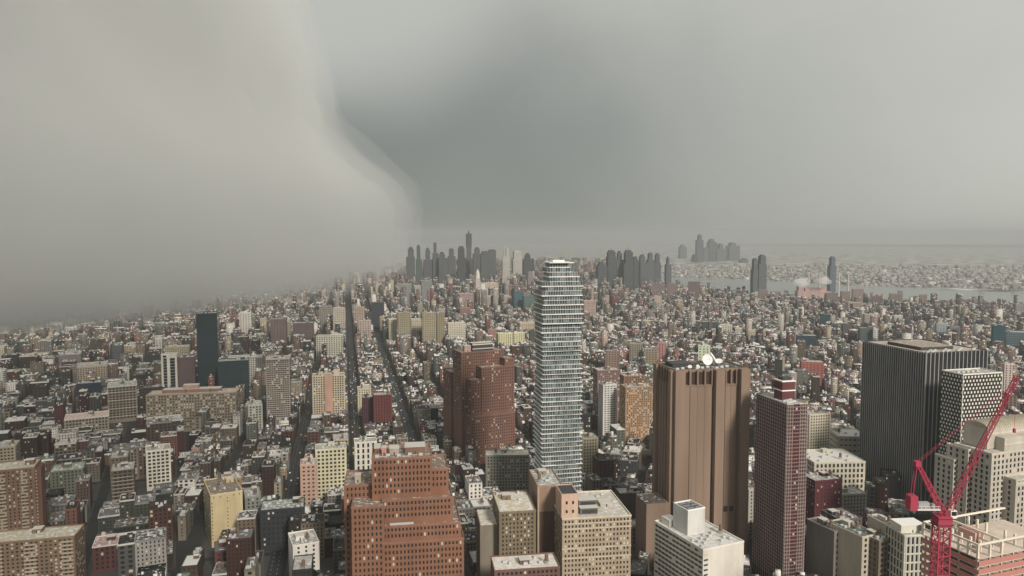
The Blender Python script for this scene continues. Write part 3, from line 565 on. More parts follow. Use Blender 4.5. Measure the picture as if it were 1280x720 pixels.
O('dark_blue_block', 'near-black block with a green-grey roof, left of the stepped brick tower', 'office building', 325, 380, 638, 690, 14, 28, (.05, .055, .06), sx=4, sz=5, ww=1.6, wh=2, roof=(.2, .22, .2), snow=.6, phrase='the near-black block', blankside=True)
O('white_punched_block', 'white block with two columns of dark windows, bottom left of the stepped brick tower', 'apartment building', 366, 399, 682, 610, 24, 30, (.66, .63, .58), sx=5.4, sz=3.6, ww=1.7, wh=1.9, blind=0, blankside=True, phrase='the white punched block', n=8)
O('grey_green_loft', 'grey-green loft with pale rim roof beside the near-black block', 'loft building', 306, 326, 622, 720, 22, 30, (.26, .28, .25), sx=3.6, phrase='the grey-green rimmed loft')
# washington square style slabs
sl = [('pale side slab left of the tall concrete slabs in the village', 486, 496, 399, 2050, (.56, .52, .4)), ('tall olive concrete apartment slab with bright edge, leftmost of the tall slabs', 497, 513, 391, 2000, (.34, .3, .2)),
      ('lower pale slab standing between the tall olive slabs', 514, 527, 399, 2080, (.52, .48, .36)), ('tall olive apartment slab in the middle of the slab group', 528, 545, 391, 1990, (.36, .32, .22)),
      ('narrow brown-olive slab joined to the right of the tall olive pair', 546, 556, 391, 2030, (.3, .26, .18)), ('low whitish slab at the right end of the slab group', 560, 582, 404, 2060, (.6, .56, .46))]
for t_, a, b, py, d_, c in sl: O('apartment_block', t_, 'apartment building', a, b, py, d_, 12.7, 20, c, real=False, sx=5, sz=5, ww=2.2, wh=2.4, phrase='the ' + t_.split(',')[0][:24], group='village slabs', tanks=0, n=1)
LAND[-6:] = [('the village slabs', 486, 582, 391, 2000)]
MB()
# between and behind the centre towers
O('wedge_roofed_block', 'wedge-shaped block with cream flat roof at the foot of the red-brown tower', 'office building', 607, 662, 569, 840, 2, 22, (.3, .29, .24), sx=3.2, bands=2, roof=(.55, .5, .4), snow=.7, phrase='the cream-roofed wedge block')
O('ochre_stepped_block', 'ochre stepped apartment house with dozens of small balconies behind the brown tower', 'apartment building', 782, 816, 484, 1060, 10, 24, (.42, .26, .15), sx=3, sz=3.2, ww=1.4, wh=1.7, blind=.3, phrase='the ochre stepped house', n=6, tanks=2)
O('ochre_stepped_block', 'brown crown block standing just behind the ochre stepped house', 'apartment building', 780, 806, 470, 1100, 10, 20, (.33, .19, .12), sx=3, sz=3.2, blind=.2, phrase='the brown crown block')
O('mauve_block', 'mauve-brown block left of the ochre stepped house', 'apartment building', 747, 776, 463, 1180, 10, 26, (.3, .19, .17), sx=3.2, blind=.1, phrase='the mauve-brown block')
O('pale_slotted_block', 'small pale block with horizontal slots right of the slabbed glass tower', 'office building', 754, 771, 481, 1090, 16, 18, (.56, .55, .52), sx=4, ww=3.2, wh=1.4, sz=3.4, blind=0, phrase='the small slotted block')
O('cream_narrow_block', 'narrow cream block with punched windows tucked behind the slabbed glass tower base', 'apartment building', 728, 748, 548, 880, 13, 22, (.56, .5, .36), sx=3.2, sz=3.8, ww=1.4, wh=1.8, blind=0, phrase='the narrow cream block')
O('grey_courthouse', 'long grey-green low office right of the wide beige block', 'office building', 789, 822, 659, 700, 8, 20, (.3, .31, .25), sx=3.2, sz=4, ww=1.4, wh=2.6, blind=0, phrase='the grey-green low office')
O('dark_warehouse_block', 'dark blank warehouse with a small round-sign panel above the beige block', 'warehouse', 775, 802, 617, 760, 8, 20, (.13, .1, .09), blankfront=True, blankside=True, phrase='the dark blank warehouse')
O('dark_red_apartment', 'dark wine-red brick block right of the slim maroon tower', 'apartment building', 1019, 1053, 601, 720, 14, 26, (.14, .035, .045), sx=3.6, sz=3.6, ww=1.2, wh=1.6, blind=.25, phrase='the wine-red block')
O('arched_civic_building', 'cream civic building with a row of arches under its roof, beside the ribbed black slab', 'civic building', 1018, 1082, 578, 810, 4, 50, (.52, .48, .38), sx=4.4, sz=6, ww=2.4, wh=3.8, roof=(.6, .58, .54), snow=.8, blind=0, n=10, phrase='the cream arched building')
O('grey_small_civic', 'grey office with small square windows between wine-red block and ribbed slab', 'office building', 1053, 1084, 618, 760, 8, 22, (.33, .31, .27), sx=3.4, sz=3.8, blind=0, phrase='the small grey office')
O('pale_wedge_office', 'pale beige low office with a wide blank side left of the ribbed slab', 'office building', 1048, 1084, 545, 930, -6, 40, (.5, .46, .38), sx=5, sz=7, ww=3, wh=2, roof=(.6, .56, .5), snow=.8, blind=0, phrase='the pale wedge office')
O('cream_fretted_block', 'cream block with fretted windows behind the slim maroon tower', 'office building', 1012, 1039, 518, 900, 14, 26, (.55, .5, .38), sx=3.3, blind=0, phrase='the cream fretted block')
O('pale_gridded_office', 'pale grey office of small square windows between brown tower and maroon tower', 'office building', 936, 955, 612, 720, 14, 30, (.42, .4, .35), sx=3, sz=3.6, ww=1.4, wh=1.9, blind=0, phrase='the pale gridded office')
# lower right row
O('grey_mansard_block', 'grey loft with arched windows and a purple-grey roof, left end of the lower right row', 'loft building', 1043, 1062, 664, 600, 24, 30, (.25, .23, .21), sx=4, sz=5, ww=2.2, wh=2.4, blind=0, roof=(.25, .22, .24), snow=.3, phrase='the grey loft', blankside=True)
O('white_pier_block', 'loft with white edge pier and arched windows in the middle of the lower right row', 'loft building', 1078, 1098, 671, 580, 24, 36, (.48, .42, .33), sx=4, sz=4.4, ww=2.4, wh=2.5, blind=0, phrase='the white-pier loft', roof=(.12, .14, .13), snow=.2, blankside=True)
O('brown_arcaded_block', 'brown arcaded loft squeezed between two pale blocks in the lower right row', 'loft building', 1099, 1116, 676, 575, 24, 20, (.24, .19, .14), sx=3.8, sz=4.4, ww=2.2, wh=2.6, blind=0, phrase='the brown arcaded loft')
O('blank_cream_building', 'narrow blank cream party wall beside the ornate corner building', 'loft building', 1116, 1129, 660, 585, 12, 30, (.56, .51, .4), blankfront=True, blankside=True, phrase='the blank cream wall')
r, w, h, dp = O('ornate_corner_building', 'ornate pale corner building with tall colonnaded windows, left of the red crane mast', 'office building', 1131, 1168, 669, 560, 6, 26, (.52, .5, .41), sx=3.4, sz=7, ww=1.7, wh=5.6, piers=True, bands=1, cornice=(.62, .6, .5), blind=0, phrase='the ornate corner building', n=3)
bulkhead(r, 1, w - 4, 6, 20, h - .9, 6, wall((.68, .65, .54)), WHITE)
O('grey_attic_block', 'dark flat-roofed block behind the grey loft with purple plant boxes', 'office building', 1050, 1078, 650, 650, 14, 26, (.15, .13, .13), n=8, roof=(.2, .18, .2), snow=.3, phrase='the dark flat-roofed block')
# right middle distance, windows in the facade material
far = [
 ('flat white-topped block behind the roof dishes of the windowless tower', 873, 888, 432, 1480, (.6, .66, .5)), ('dark green glass cube in the middle right distance', 877, 898, 402, 2300, (.06, .1, .1)),
 ('white slab right of the dark green cube', 900, 915, 406, 2250, (.64, .62, .5)), ('narrow white tower next to the white slab', 919, 928, 410, 2200, (.58, .57, .48)), ('cream and brown block with white stair tower', 936, 957, 413, 2150, (.55, .5, .36)),
 ('salmon red block left of centre in the low-rise quarter', 784, 799, 413, 2150, (.5, .2, .18)), ('cream block above the salmon red block', 804, 823, 401, 2400, (.6, .48, .34)), ('pinkish narrow tower above the ochre stepped house', 823, 832, 428, 1700, (.5, .26, .24)),
 ('brown slab with light edge near the slabbed tower', 757, 773, 438, 1620, (.33, .23, .19)), ('olive slab left of the pinkish narrow tower', 807, 822, 436, 1640, (.3, .25, .18)), ('olive-grey ribbed slab above the ochre stepped house', 787, 803, 429, 1750, (.3, .29, .22)),
 ('dark navy glass box in the right middle distance', 996, 1021, 419, 1900, (.035, .06, .09)), ('dark teal tower with pale green edge', 1026, 1038, 393, 2300, (.02, .07, .07)), ('small navy block beside the dark teal tower', 1043, 1052, 400, 2350, (.04, .07, .09)),
 ('brick red flat block below the navy box', 1002, 1030, 452, 1500, (.38, .14, .12)), ('dark grey-green slab above the ribbed black slab', 1075, 1092, 410, 1980, (.1, .13, .13)), ('white edge block right of the grey-green slab', 1092, 1098, 411, 1960, (.6, .6, .58)),
 ('grey ribbed tower with white stripes', 1081, 1100, 393, 2350, (.42, .39, .35)), ('dark maroon small tower above the slab roof', 1129, 1141, 411, 1900, (.12, .08, .09)), ('pale blue-grey tower left of the mauve tower', 1171, 1184, 404, 2150, (.36, .4, .44)),
 ('mauve-grey tower in the far right quarter', 1187, 1201, 408, 2100, (.22, .2, .23)), ('saturated teal tower at the far right', 1242, 1257, 407, 1850, (.015, .08, .1)), ('long teal-grey office right of the teal tower', 1258, 1290, 415, 1900, (.1, .15, .17)),
 ('salmon block in the far right housing', 1232, 1248, 394, 2700, (.5, .22, .17)), ('pale pink slab behind the crane tip', 1256, 1266, 455, 1350, (.62, .52, .48)), ('grey slab right edge of the housing belt', 1270, 1284, 380, 2750, (.3, .29, .29)),
 ('pink housing block left of the power station', 938, 952, 398, 2600, (.4, .38, .35)), ('yellow-white square block in front of the pinkish quarter', 623, 641, 417, 1950, (.66, .62, .4)), ('yellow-white block joined on its right', 642, 656, 416, 1980, (.64, .6, .4)),
 ('cream hall behind the yellow-white blocks', 650, 673, 404, 2250, (.56, .45, .34)), ('dark slab right of the cream hall', 662, 673, 413, 2000, (.1, .09, .07)), ('rose brick block at the foot of the yellow-white blocks', 610, 621, 412, 2050, (.4, .2, .18)),
 ('rose-pink tower block in the central cluster', 574, 592, 367, 3000, (.42, .3, .28)), ('brownish narrow tower below the rose-pink tower', 575, 588, 385, 2700, (.3, .17, .15)), ('wide pinkish block in the central cluster', 598, 640, 371, 3100, (.45, .36, .33)),
 ('pale hall with long roof in the central cluster', 601, 623, 354, 3400, (.55, .47, .38)), ('blue-teal block right of the wide pinkish block', 643, 654, 364, 2950, (.06, .13, .17)), ('green-teal block next to the blue-teal block', 655, 668, 370, 2900, (.1, .17, .16)),
 ('slender beige tower above the wide pinkish block', 628, 633, 346, 3500, (.5, .42, .36)), ('pale pointed house left of the avenue gap', 416, 431, 385, 2250, (.5, .45, .38)), ('grey slab rising left of the pale pointed house', 399, 415, 383, 2350, (.25, .23, .2)),
 ('tan tower to the right of the avenue gap', 443, 456, 384, 2300, (.38, .31, .26)), ('white row block beside the avenue', 395, 428, 421, 1750, (.55, .55, .45)), ('pinkish block at the head of the avenue', 449, 464, 401, 2100, (.45, .36, .32)),
 ('purple-black slab beside the wide avenue', 464, 480, 378, 2400, (.05, .05, .07)), ('white square tower far left under the cloud', 299, 314, 391, 2150, (.6, .58, .52)), ('brown housing slab below the cloud edge', 338, 358, 399, 2000, (.2, .15, .14)),
 ('dark brown housing slab right of the other under the cloud', 366, 392, 404, 1950, (.16, .12, .12)), ('white stepped block below the cloud', 194, 202, 423, 1850, (.6, .6, .56)), ('grey tower at the head of the village streets', 500, 514, 355, 3100, (.3, .3, .29)),
 ('pale grey tower right of the grey village tower', 519, 526, 357, 3050, (.45, .43, .38)), ('slate block with lit roof above the tall village slabs', 527, 540, 351, 3250, (.25, .26, .27)), ('mauve tower left of the slabbed glass tower', 660, 667, 340, 3600, (.3, .26, .28)),
 ('beige block right of the slabbed glass tower', 731, 742, 360, 3000, (.48, .4, .37)), ('rose block behind the slabbed glass tower', 730, 745, 376, 2600, (.45, .33, .3)), ('pale small tower in the low-rise quarter', 818, 827, 370, 2950, (.55, .44, .4)),
 ('brown slab block in the riverside row', 905, 918, 388, 2800, (.26, .24, .24)), ('slate slab block in the riverside row', 925, 935, 384, 2850, (.2, .24, .28)), ('white-striped tall block left of the power station', 985, 1003, 388, 2700, (.5, .47, .47)),
 ('deep brown block right of the dark teal tower', 1054, 1064, 405, 2150, (.13, .1, .1)), ('white gate-like block near the river', 1118, 1136, 395, 2500, (.56, .54, .5)), ('beige block with flat white top on the right', 1060, 1078, 378, 2950, (.42, .35, .27))]
for t_, a, b, py, d_, c in far:
    rot = -14 if a > 740 else 12.7
    O('mid_rise_building', t_, 'mid-rise', a, b, py, d_, rot + RNG.uniform(-5, 5), max(12, (b - a) * d_ / F * .6), c, real=False, sx=RNG.uniform(4.5, 7.5), sz=RNG.uniform(4.2, 6), ww=2.4, wh=2.5, tanks=0, n=0, bh=1, snow=.5)
LAND += [('the navy glass box', 996, 1021, 419, 1900), ('the salmon red block', 784, 799, 413, 2150), ('the saturated teal tower', 1242, 1257, 407, 1850)]
# white pointed church-like spire tower
x, y, z = at(597, 336, 3050); r = thing('spired_tower', 'white tower with a pointed top in the pinkish central cluster', 'tower', (x, y, 0), .2)
MB().box(-9, 9, -9, 9, 0, z - 38).obj('wall', gridwall((.6, .55, .5)), r); MB().cyl(0, 0, z - 38, z - 14, 9.5, 6.5, 8).obj('lantern', wall((.62, .57, .52)), r); MB().cyl(0, 0, z - 14, z, 6.5, .3, 8).obj('spire', wall((.64, .6, .55)), r)
# power station with four chimneys
x, y, z = at(1018, 372, 3450); r = thing('power_station', 'pink-brick riverside power station with slim chimneys and white steam', 'power station', (x, y, 0), -.15)
PSM = wall((.5, .33, .31))
MB().box(-75, 75, 0, 60, 0, 45).obj('wall', PSM, r); MB().box(-40, 55, 8, 50, 45, 62).obj('upper_hall', PSM, r); MB().box(-70, -45, 8, 50, 45, 70).obj('upper_hall', wall((.45, .3, .3)), r)
for px in (1010, 1023, 1046, 1057):
    X_ = at(px, 345, 3480)[0] - x; MB().cyl(X_, 30, 0, zat(341, 3480), 4.5, 3, 12).obj('chimney', wall((.55, .48, .46)), r)
sm = bpy.data.materials.new('steam'); sm.use_nodes = True; n_ = sm.node_tree; n_.nodes.clear(); o_ = n_.nodes.new('ShaderNodeOutputMaterial'); v_ = n_.nodes.new('ShaderNodeVolumePrincipled'); v_.inputs['Density'].default_value = .035; v_.inputs['Color'].default_value = (1, 1, 1, 1); n_.links.new(v_.outputs[0], o_.inputs['Volume'])
for i, (px, py, R_) in enumerate(((1002, 353, 26), (1031, 351, 22))):
    import bmesh
    bm_ = bmesh.new(); bmesh.ops.create_icosphere(bm_, subdivisions=3, radius=R_)
    from mathutils import noise as mn
    for v in bm_.verts: v.co *= 1 + .45 * mn.noise(v.co * .06 + v.co.__class__((i * 7, 0, 0))); v.co.z *= .8; v.co.x *= 1.4
    me = bpy.data.meshes.new('steam'); bm_.to_mesh(me); me.materials.append(sm); o = bpy.data.objects.new('steam', me); COL.objects.link(o); o.location = at(px, py, 3420)
    tag(o, ('white steam cloud left of the power station roof', 'white steam cloud above the power station roof')[i], 'steam', None, 'stuff')
# hazy skyline towers
k1 = 4.923
sky_ = [(138, 190, 155, 'dark square tower, leftmost of the hazy northern skyline'), (197, 233, 138, 'green-tinted tower second from the left in the northern skyline'), (245, 298, 162, 'broad dark block left of the narrow topped tower in the northern skyline'),
 (300, 335, 118, 'narrow tower with flat cap in the left part of the northern skyline'), (337, 392, 186, 'low wide block right of the narrow capped tower in the northern skyline'), (395, 440, 155, 'grey block left of the tallest skyline tower'),
 (455, 500, 150, 'dim block touching the left of the tallest skyline tower'), (550, 597, 152, 'dim block right of the tallest skyline tower'), (598, 645, 175, 'dark slab with stepped top right of the dim skyline block'), (640, 690, 162, 'broad dark slab right of centre in the northern skyline'),
 (730, 748, 150, 'dark thin face of the pale twin skyline slab'), (748, 774, 156, 'pale thin slab standing alone in the northern skyline'), (795, 857, 170, 'charcoal tower right of the pale thin slab'), (860, 915, 192, 'rightmost charcoal tower of the northern skyline'), (905, 925, 222, 'short slab beside the rightmost charcoal tower'),
 (400, 426, 208, 'white low tower under the grey skyline block'), (452, 470, 205, 'white-edged low tower below the tallest skyline tower')]
RS = random.Random(21)
def scraper(name, label, px0, px1, py, d_, col, th=0.2, parts=()):
    d_ *= 1.55 if d_ > 5000 else 1
    (x, y, z0), w, h = base(px0, px1, py, d_, th, (px1 - px0) * d_ / F * .7); r = thing(name, label, 'skyscraper', (x, y, 0), th, 'towers of the hazy skyline')
    dp = w * .8; q = RS.random(); a_, b_ = RS.uniform(0, .3), RS.uniform(.65, 1); k_ = RS.uniform(.72, .93); g_ = gridwall(col, 5, 5, (.3, .7), (.25, .7), (.16, .17, .18) if RS.random() < .5 else (.02, .02, .025))
    MB().box(0, w, 0, dp, 0, h * k_).obj('wall', g_, r); MB().box(w * a_, w * b_, dp * .1, dp * .9, h * k_, h).obj('upper_wall', g_, r)
    MB().box(w * (a_ + .1), w * (b_ - .12), dp * .25, dp * .75, h, h + RS.uniform(4, 12)).obj('bulkhead', wall(col), r)
    if q < .35: MB().cyl(w * (a_ + b_) / 2, dp / 2, h, h + RS.uniform(18, 34), 1.5, .4, 6).obj('antenna', wall(col), r)
    return r, w, h, dp
for a, b, t_, lab in sky_:
    c = (.5, .48, .45) if 'pale' in lab or 'white' in lab else ((.05, .09, .07) if 'green' in lab else (.07, .075, .085))
    scraper('skyscraper', lab, 480 + a / k1, 480 + b / k1, 280 + t_ / k1, 4300 + RNG.uniform(-300, 300), c)
r, w, h, dp = scraper('skyscraper', 'tallest stepped tower fading into the cloud in the northern skyline', 480 + 506 / k1, 480 + 552 / k1, 280 + 145 / k1, 4500, (.09, .09, .1))
MB().box(w * .05, w * .75, w * .1, w * .7, h, zat(292, 4500)).obj('upper_shaft', gridwall((.09, .09, .1), 4, 4), r)
MB().cyl(w * .4, w * .4, zat(292, 4500), zat(288, 4500), 6, 2, 8).obj('spire', wall((.1, .1, .1)), r)
sky2 = [(38, 95, 245, 3900, 'lowest left block of the dark riverside tower group'), (100, 150, 172, 3950, 'left twin of the dark riverside tower group'), (152, 196, 178, 4000, 'middle slab of the dark riverside tower group'), (198, 255, 172, 3950, 'right twin of the dark riverside tower group'), (257, 288, 205, 4000, 'short slab at the right of the riverside tower group'),
 (300, 345, 200, 4300, 'grey block left of the sloped riverside tower'), (346, 386, 183, 4350, 'sloped-top riverside tower right of the dark group'), (388, 425, 190, 4700, 'faint pale block behind the sloped riverside tower'), (458, 490, 212, 4100, 'lone small dark tower on the far bank'),
 (545, 585, 130, 6600, 'faintest low tower at the left of the far bank skyline'), (650, 688, 70, 5600, 'slender tallest tower of the far bank skyline'), (690, 722, 150, 5900, 'dim short tower right of the slender far bank tower'), (724, 770, 95, 5900, 'broad dim tower in the far bank skyline'), (772, 830, 125, 5900, 'dim block right of the broad far bank tower'), (848, 912, 118, 6000, 'rightmost wide tower of the far bank skyline'),
 (995, 1035, 218, 3700, 'lower left half of the paired dark tower on the river'), (1030, 1078, 198, 3700, 'taller right half of the paired dark tower on the river'), (620, 650, 190, 5700, 'dim short tower left of the slender far bank tower'), (920, 960, 215, 5500, 'faint low block right of the wide far bank tower')]
for a, b, t_, d_, lab in sky2: scraper('skyscraper', lab, 740 + a / k1, 740 + b / k1, 280 + t_ / k1, d_, (.09, .1, .115))
scraper('skyscraper', 'solitary blue-grey tower above the power station', 1000 + 176 / 4.571, 1000 + 209 / 4.571, 280 + 193 / 4.571, 3900, (.12, .15, .19))
# riverside housing belt
for i, (px, wd, py) in enumerate([(860, 14, 352), (835, 12, 354), (815, 16, 355), (1033, 15, 366), (1052, 11, 364), (1066, 14, 361), (1090, 12, 370), (1112, 14, 367), (1150, 9, 368), (1170, 13, 375), (1190, 22, 374), (1213, 10, 374), (1232, 10, 379), (1245, 12, 377), (1262, 9, 381), (1275, 10, 378), (948, 12, 362), (965, 10, 364)]):
    w_ = ['leftmost', 'second', 'third', 'fourth', 'fifth', 'sixth', 'seventh', 'eighth', 'ninth', 'tenth', 'eleventh', 'twelfth', 'thirteenth', 'fourteenth', 'fifteenth', 'sixteenth', 'seventeenth', 'rightmost']
    order = sorted([860, 835, 815, 1033, 1052, 1066, 1090, 1112, 1150, 1170, 1190, 1213, 1232, 1245, 1262, 1275, 948, 965]).index(px)
    O('riverside_housing_block', f'brown-grey housing slab on the near river bank, {w_[order]} from the left', 'housing slab', px, px + wd, py, 3150 + 40 * (i % 3) + (250 if px < 970 else 0), RNG.uniform(-25, -5), 16, (.24 + .05 * (i % 3), .18 + .04 * (i % 3), .17 + .04 * (i % 3)), real=False, tanks=0, n=0, bh=0, group='riverside housing slabs')

# ------------------------------------------------------------------ river and banks
def gp(px, py): d = dist_for(py); x = at(px, py, d)[0]; return (x, d)
NEAR = [gp(760, 350), gp(860, 361), gp(950, 371), gp(1075, 377), gp(1280, 385), gp(1500, 392)]
FARB = [gp(700, 342.5), gp(790, 344), gp(950, 350), gp(1075, 357), gp(1280, 363.5), gp(1500, 368)]
def interp(line, x, y):
    # distance of the bank along the ray through (x,y)
    t = x / y
    for a, b in zip(line, line[1:]):
        ta, tb = a[0] / a[1], b[0] / b[1]
        if ta <= t <= tb: k = (t - ta) / (tb - ta); return a[1] + (b[1] - a[1]) * k
    return None
def side(x, y):
    n = interp(NEAR, x, y)
    if n is None or y < n: return 'near'
    f = interp(FARB, x, y)
    return 'water' if f is None or y < f else 'far'
# ------------------------------------------------------------------ lots
ZONES = [(radians(24), -9, -.43), (radians(12.7), -.43, .1), (radians(-16), .1, 9)]
AV = {0: (14, 84), 1: (14, 80), 2: (0, 86)}; JIT = random.Random(5); SH = [[JIT.uniform(0, 80) for _ in range(130)] for _ in range(3)]
lots = []; blocks = []
for zi, (th, lo, hi) in enumerate(ZONES):
    c, s = cos(th), sin(th); off, per = AV[zi]
    for iu in range(-75, 75):
        u0 = off + per * iu
        for iv in range(2, 115):
            u0 = off + per * iu + (0 if zi == 1 else SH[zi][iv // (5 if zi == 0 else 2)]); v0 = 72 * iv + (11 if iu % 2 else 0); um, vm = u0 + per / 2, v0 + 36
            xm, ym = um * c - vm * s, um * s + vm * c
            if ym < 430 or ym > 7600: continue
            rt = xm / ym
            if not (lo - .12 <= rt < hi + .12) or abs(rt) > .80: continue
            if side(xm, ym) != 'near' and ym < 7600 and side(xm, ym) == 'water': continue
            # inside the squall nothing can be seen
            fx = -1431 + (ym - 2080) * (641 / 2520)
            if ym > 2000 and xm < fx - 520: continue
            aw = (10 if iu in (0, 1, -1) else (9 if iu % 2 else 6)) if zi == 1 else 5.5
            far_ = side(xm, ym) == 'far'
            if not far_ and ym < 3000 and lo <= rt < hi: blocks.append((u0 + aw, u0 + per - aw, v0 + 4, v0 + 68, th))
            tall = .5 + .5 * math.sin(xm * .0021 + 1.3) * math.cos(ym * .0017)
            for row in range(2):
                vv0, dep = (v0 + 6, 25) if row == 0 else (v0 + 39, 25)
                u = u0 + aw + 2; ue = u0 + per - aw - 2
                while u < ue - 5:
                    w_ = random.uniform(*((13, 34) if zi == 0 else (7.5, 21))) if ym < 4200 else random.uniform(18, 40)
                    if ue - (u + w_) < 6: w_ = ue - u
                    if far_ and random.random() < .45: u += w_; continue
                    q = random.random(); h_ = random.uniform(13, 25)
                    if q < .07 + .09 * tall: h_ = random.uniform(27, 58 if ym > 1300 else 44)
                    if ym > 2900 and -.24 < rt < .14 and not far_ and random.random() < .2: h_ = random.uniform(38, 95)
                    if zi == 0 and ym < 2600 and q < .4: h_ = random.uniform(24, 46)
                    elif q > .9: h_ = random.uniform(5, 11)
                    if far_: h_ = random.uniform(6, 15) if q < .93 else random.uniform(20, 38)
                    dd = dep * random.uniform(.75, 1.1) if row else dep * random.uniform(.8, 1.12)
                    if row: vv = vv0 + dep - dd
                    else: vv = vv0
                    x, y = u * c - vv * s, u * s + vv * c
                    okk = True
                    for a_, b_ in ((0, 0), (w_, 0), (w_, dd), (0, dd)):
                        X_, Y_ = x + a_ * c - b_ * s, y + a_ * s + b_ * c; t_ = X_ / Y_
                        if t_ < lo + 2 / Y_ - (.09 if zi else 0) or t_ > hi - 2 / Y_ + (.0 if zi == 0 else (.0 if zi == 2 else .06)): okk = False
                    if not okk: u += w_; continue
                    lots.append([x, y, th, w_ - .06, dd, h_, rt, ym, far_]); u += w_
def corners(l):
    c, s = cos(l[2]), sin(l[2]); return [(l[0] + c * a - s * b, l[1] + s * a + c * b) for a, b in ((0, 0), (l[3], 0), (l[3], l[4]), (0, l[4]))]
def hit(A, B):
    for P in (A, B):
        for i in range(2):
            ex, ey = P[i + 1][0] - P[i][0], P[i + 1][1] - P[i][1]
            a = [p[0] * ex + p[1] * ey for p in A]; b = [p[0] * ex + p[1] * ey for p in B]
            if max(a) < min(b) or max(b) < min(a): return False
    return True
grid = {}; keep = []
for l in lots:
    A = corners(l); gx, gy = int(l[0] // 60), int(l[1] // 60); bad = False
    if any(abs(l[6] - b_) < .11 for b_ in (-.43, .1)):
        for dx_ in (-1, 0, 1):
            for dy_ in (-1, 0, 1):
                for th_, B in grid.get((gx + dx_, gy + dy_), ()):
                    if th_ != l[2] and hit(A, B): bad = True; break
                if bad: break
            if bad: break
    if not bad: keep.append(l); grid.setdefault((gx, gy), []).append((l[2], A))
lots = keep
def clear(l):
    x, y, th, w_, dd, h_ = l[:6]; c, s = cos(th), sin(th)
    pts = [(x + c * a - s * b, y + s * a + c * b) for a in (0, w_ / 2, w_) for b in (0, dd / 2, dd)]
    for f in FOOT:
        if (f[0] - x) ** 2 + (f[1] - y) ** 2 > (f[2] + 60) ** 2: continue
        if f[6] == 0:
            if (f[0] - x) ** 2 + (f[1] - y) ** 2 < 50 ** 2: return False
            continue
        cc, ss = cos(f[5]), sin(f[5])
        for p in pts:
            a = (p[0] - f[3]) * cc + (p[1] - f[4]) * ss; b = -(p[0] - f[3]) * ss + (p[1] - f[4]) * cc
            if -3 < a < f[6] + 3 and -3 < b < f[7] + 3: return False
    return True
lots = [l for l in lots if clear(l)]
RECT = []
for f in FOOT:
    if f[6] == 0: continue
    cc, ss = cos(f[5]), sin(f[5]); P = []
    for a, b in ((0, 0), (f[6], 0), (f[6], f[7]), (0, f[7])):
        X_, Y_ = f[3] + cc * a - ss * b, f[4] + ss * a + cc * b
        if Y_ > 100: P += [proj(X_, Y_, f[8]), proj(X_, Y_, 0)]
    RECT.append((min(p[0] for p in P), max(p[0] for p in P), min(p[1] for p in P), max(p[1] for p in P), f[1]))
RECT.append((672, 730, 328, 640, 735))
def score(l):
    x, y, th, w_, dd, h_, rt, ym, far_ = l
    if ym > 1900 or far_: return 0
    c, s = cos(th), sin(th); cx, cy = x + c * w_ / 2 - s * dd / 2, y + s * w_ / 2 + c * dd / 2
    vis = 0
    for a, z in ((.15, h_), (.5, h_), (.85, h_), (.5, h_ * .6)):
        q = proj(x + c * w_ * a, y + s * w_ * a, z)
        if 0 < q[0] < 1280 and q[1] < 720 and not any(r_[0] < q[0] < r_[1] and r_[2] < q[1] < r_[3] and r_[4] < cy for r_ in RECT): vis += 1
    return vis * (w_ * F / y) * ((h_ + dd * H / y) * F / y)
order = sorted(range(len(lots)), key=lambda i: -score(lots[i]))
NIND = 290
chosen = [i for i in order[:NIND] if score(lots[i]) > 0]; cs = set(chosen)
PAL = [('red brick', (.2, .095, .075)), ('brown brick', (.145, .1, .08)), ('beige', (.36, .31, .24)), ('grey', (.2, .195, .18)), ('whitewashed', (.6, .58, .53)), ('dark grey', (.07, .07, .07)), ('tan', (.27, .21, .15)), ('green-grey', (.14, .155, .13)), ('pinkish', (.34, .25, .21)), ('maroon', (.12, .045, .045))]
PW = [12, 20, 12, 14, 8, 16, 12, 10, 4, 5]
ROOFS = [('snow-white', (.6, .6, .58), .95), ('black', (.03, .03, .03), .1), ('grey', (.13, .13, .13), .25), ('snow-patched', (.08, .08, .08), .55), ('silver', (.36, .36, .35), .4)]
RW = [14, 34, 24, 20, 8]; RW2 = [9, 36, 28, 20, 7]
NUM = {1: 'one', 2: 'two', 3: 'three', 4: 'four', 5: 'five', 6: 'six', 7: 'seven', 8: 'eight', 9: 'nine', 10: 'ten', 11: 'eleven', 12: 'twelve', 13: 'thirteen'}
recs = []
wkinds = [(2.9, 3.5, 1.2, 1.9), (3.6, 3.9, 1.9, 2.3), (4.6, 4.2, 3.0, 2.3), (3.2, 3.4, 1.3, 1.6)]
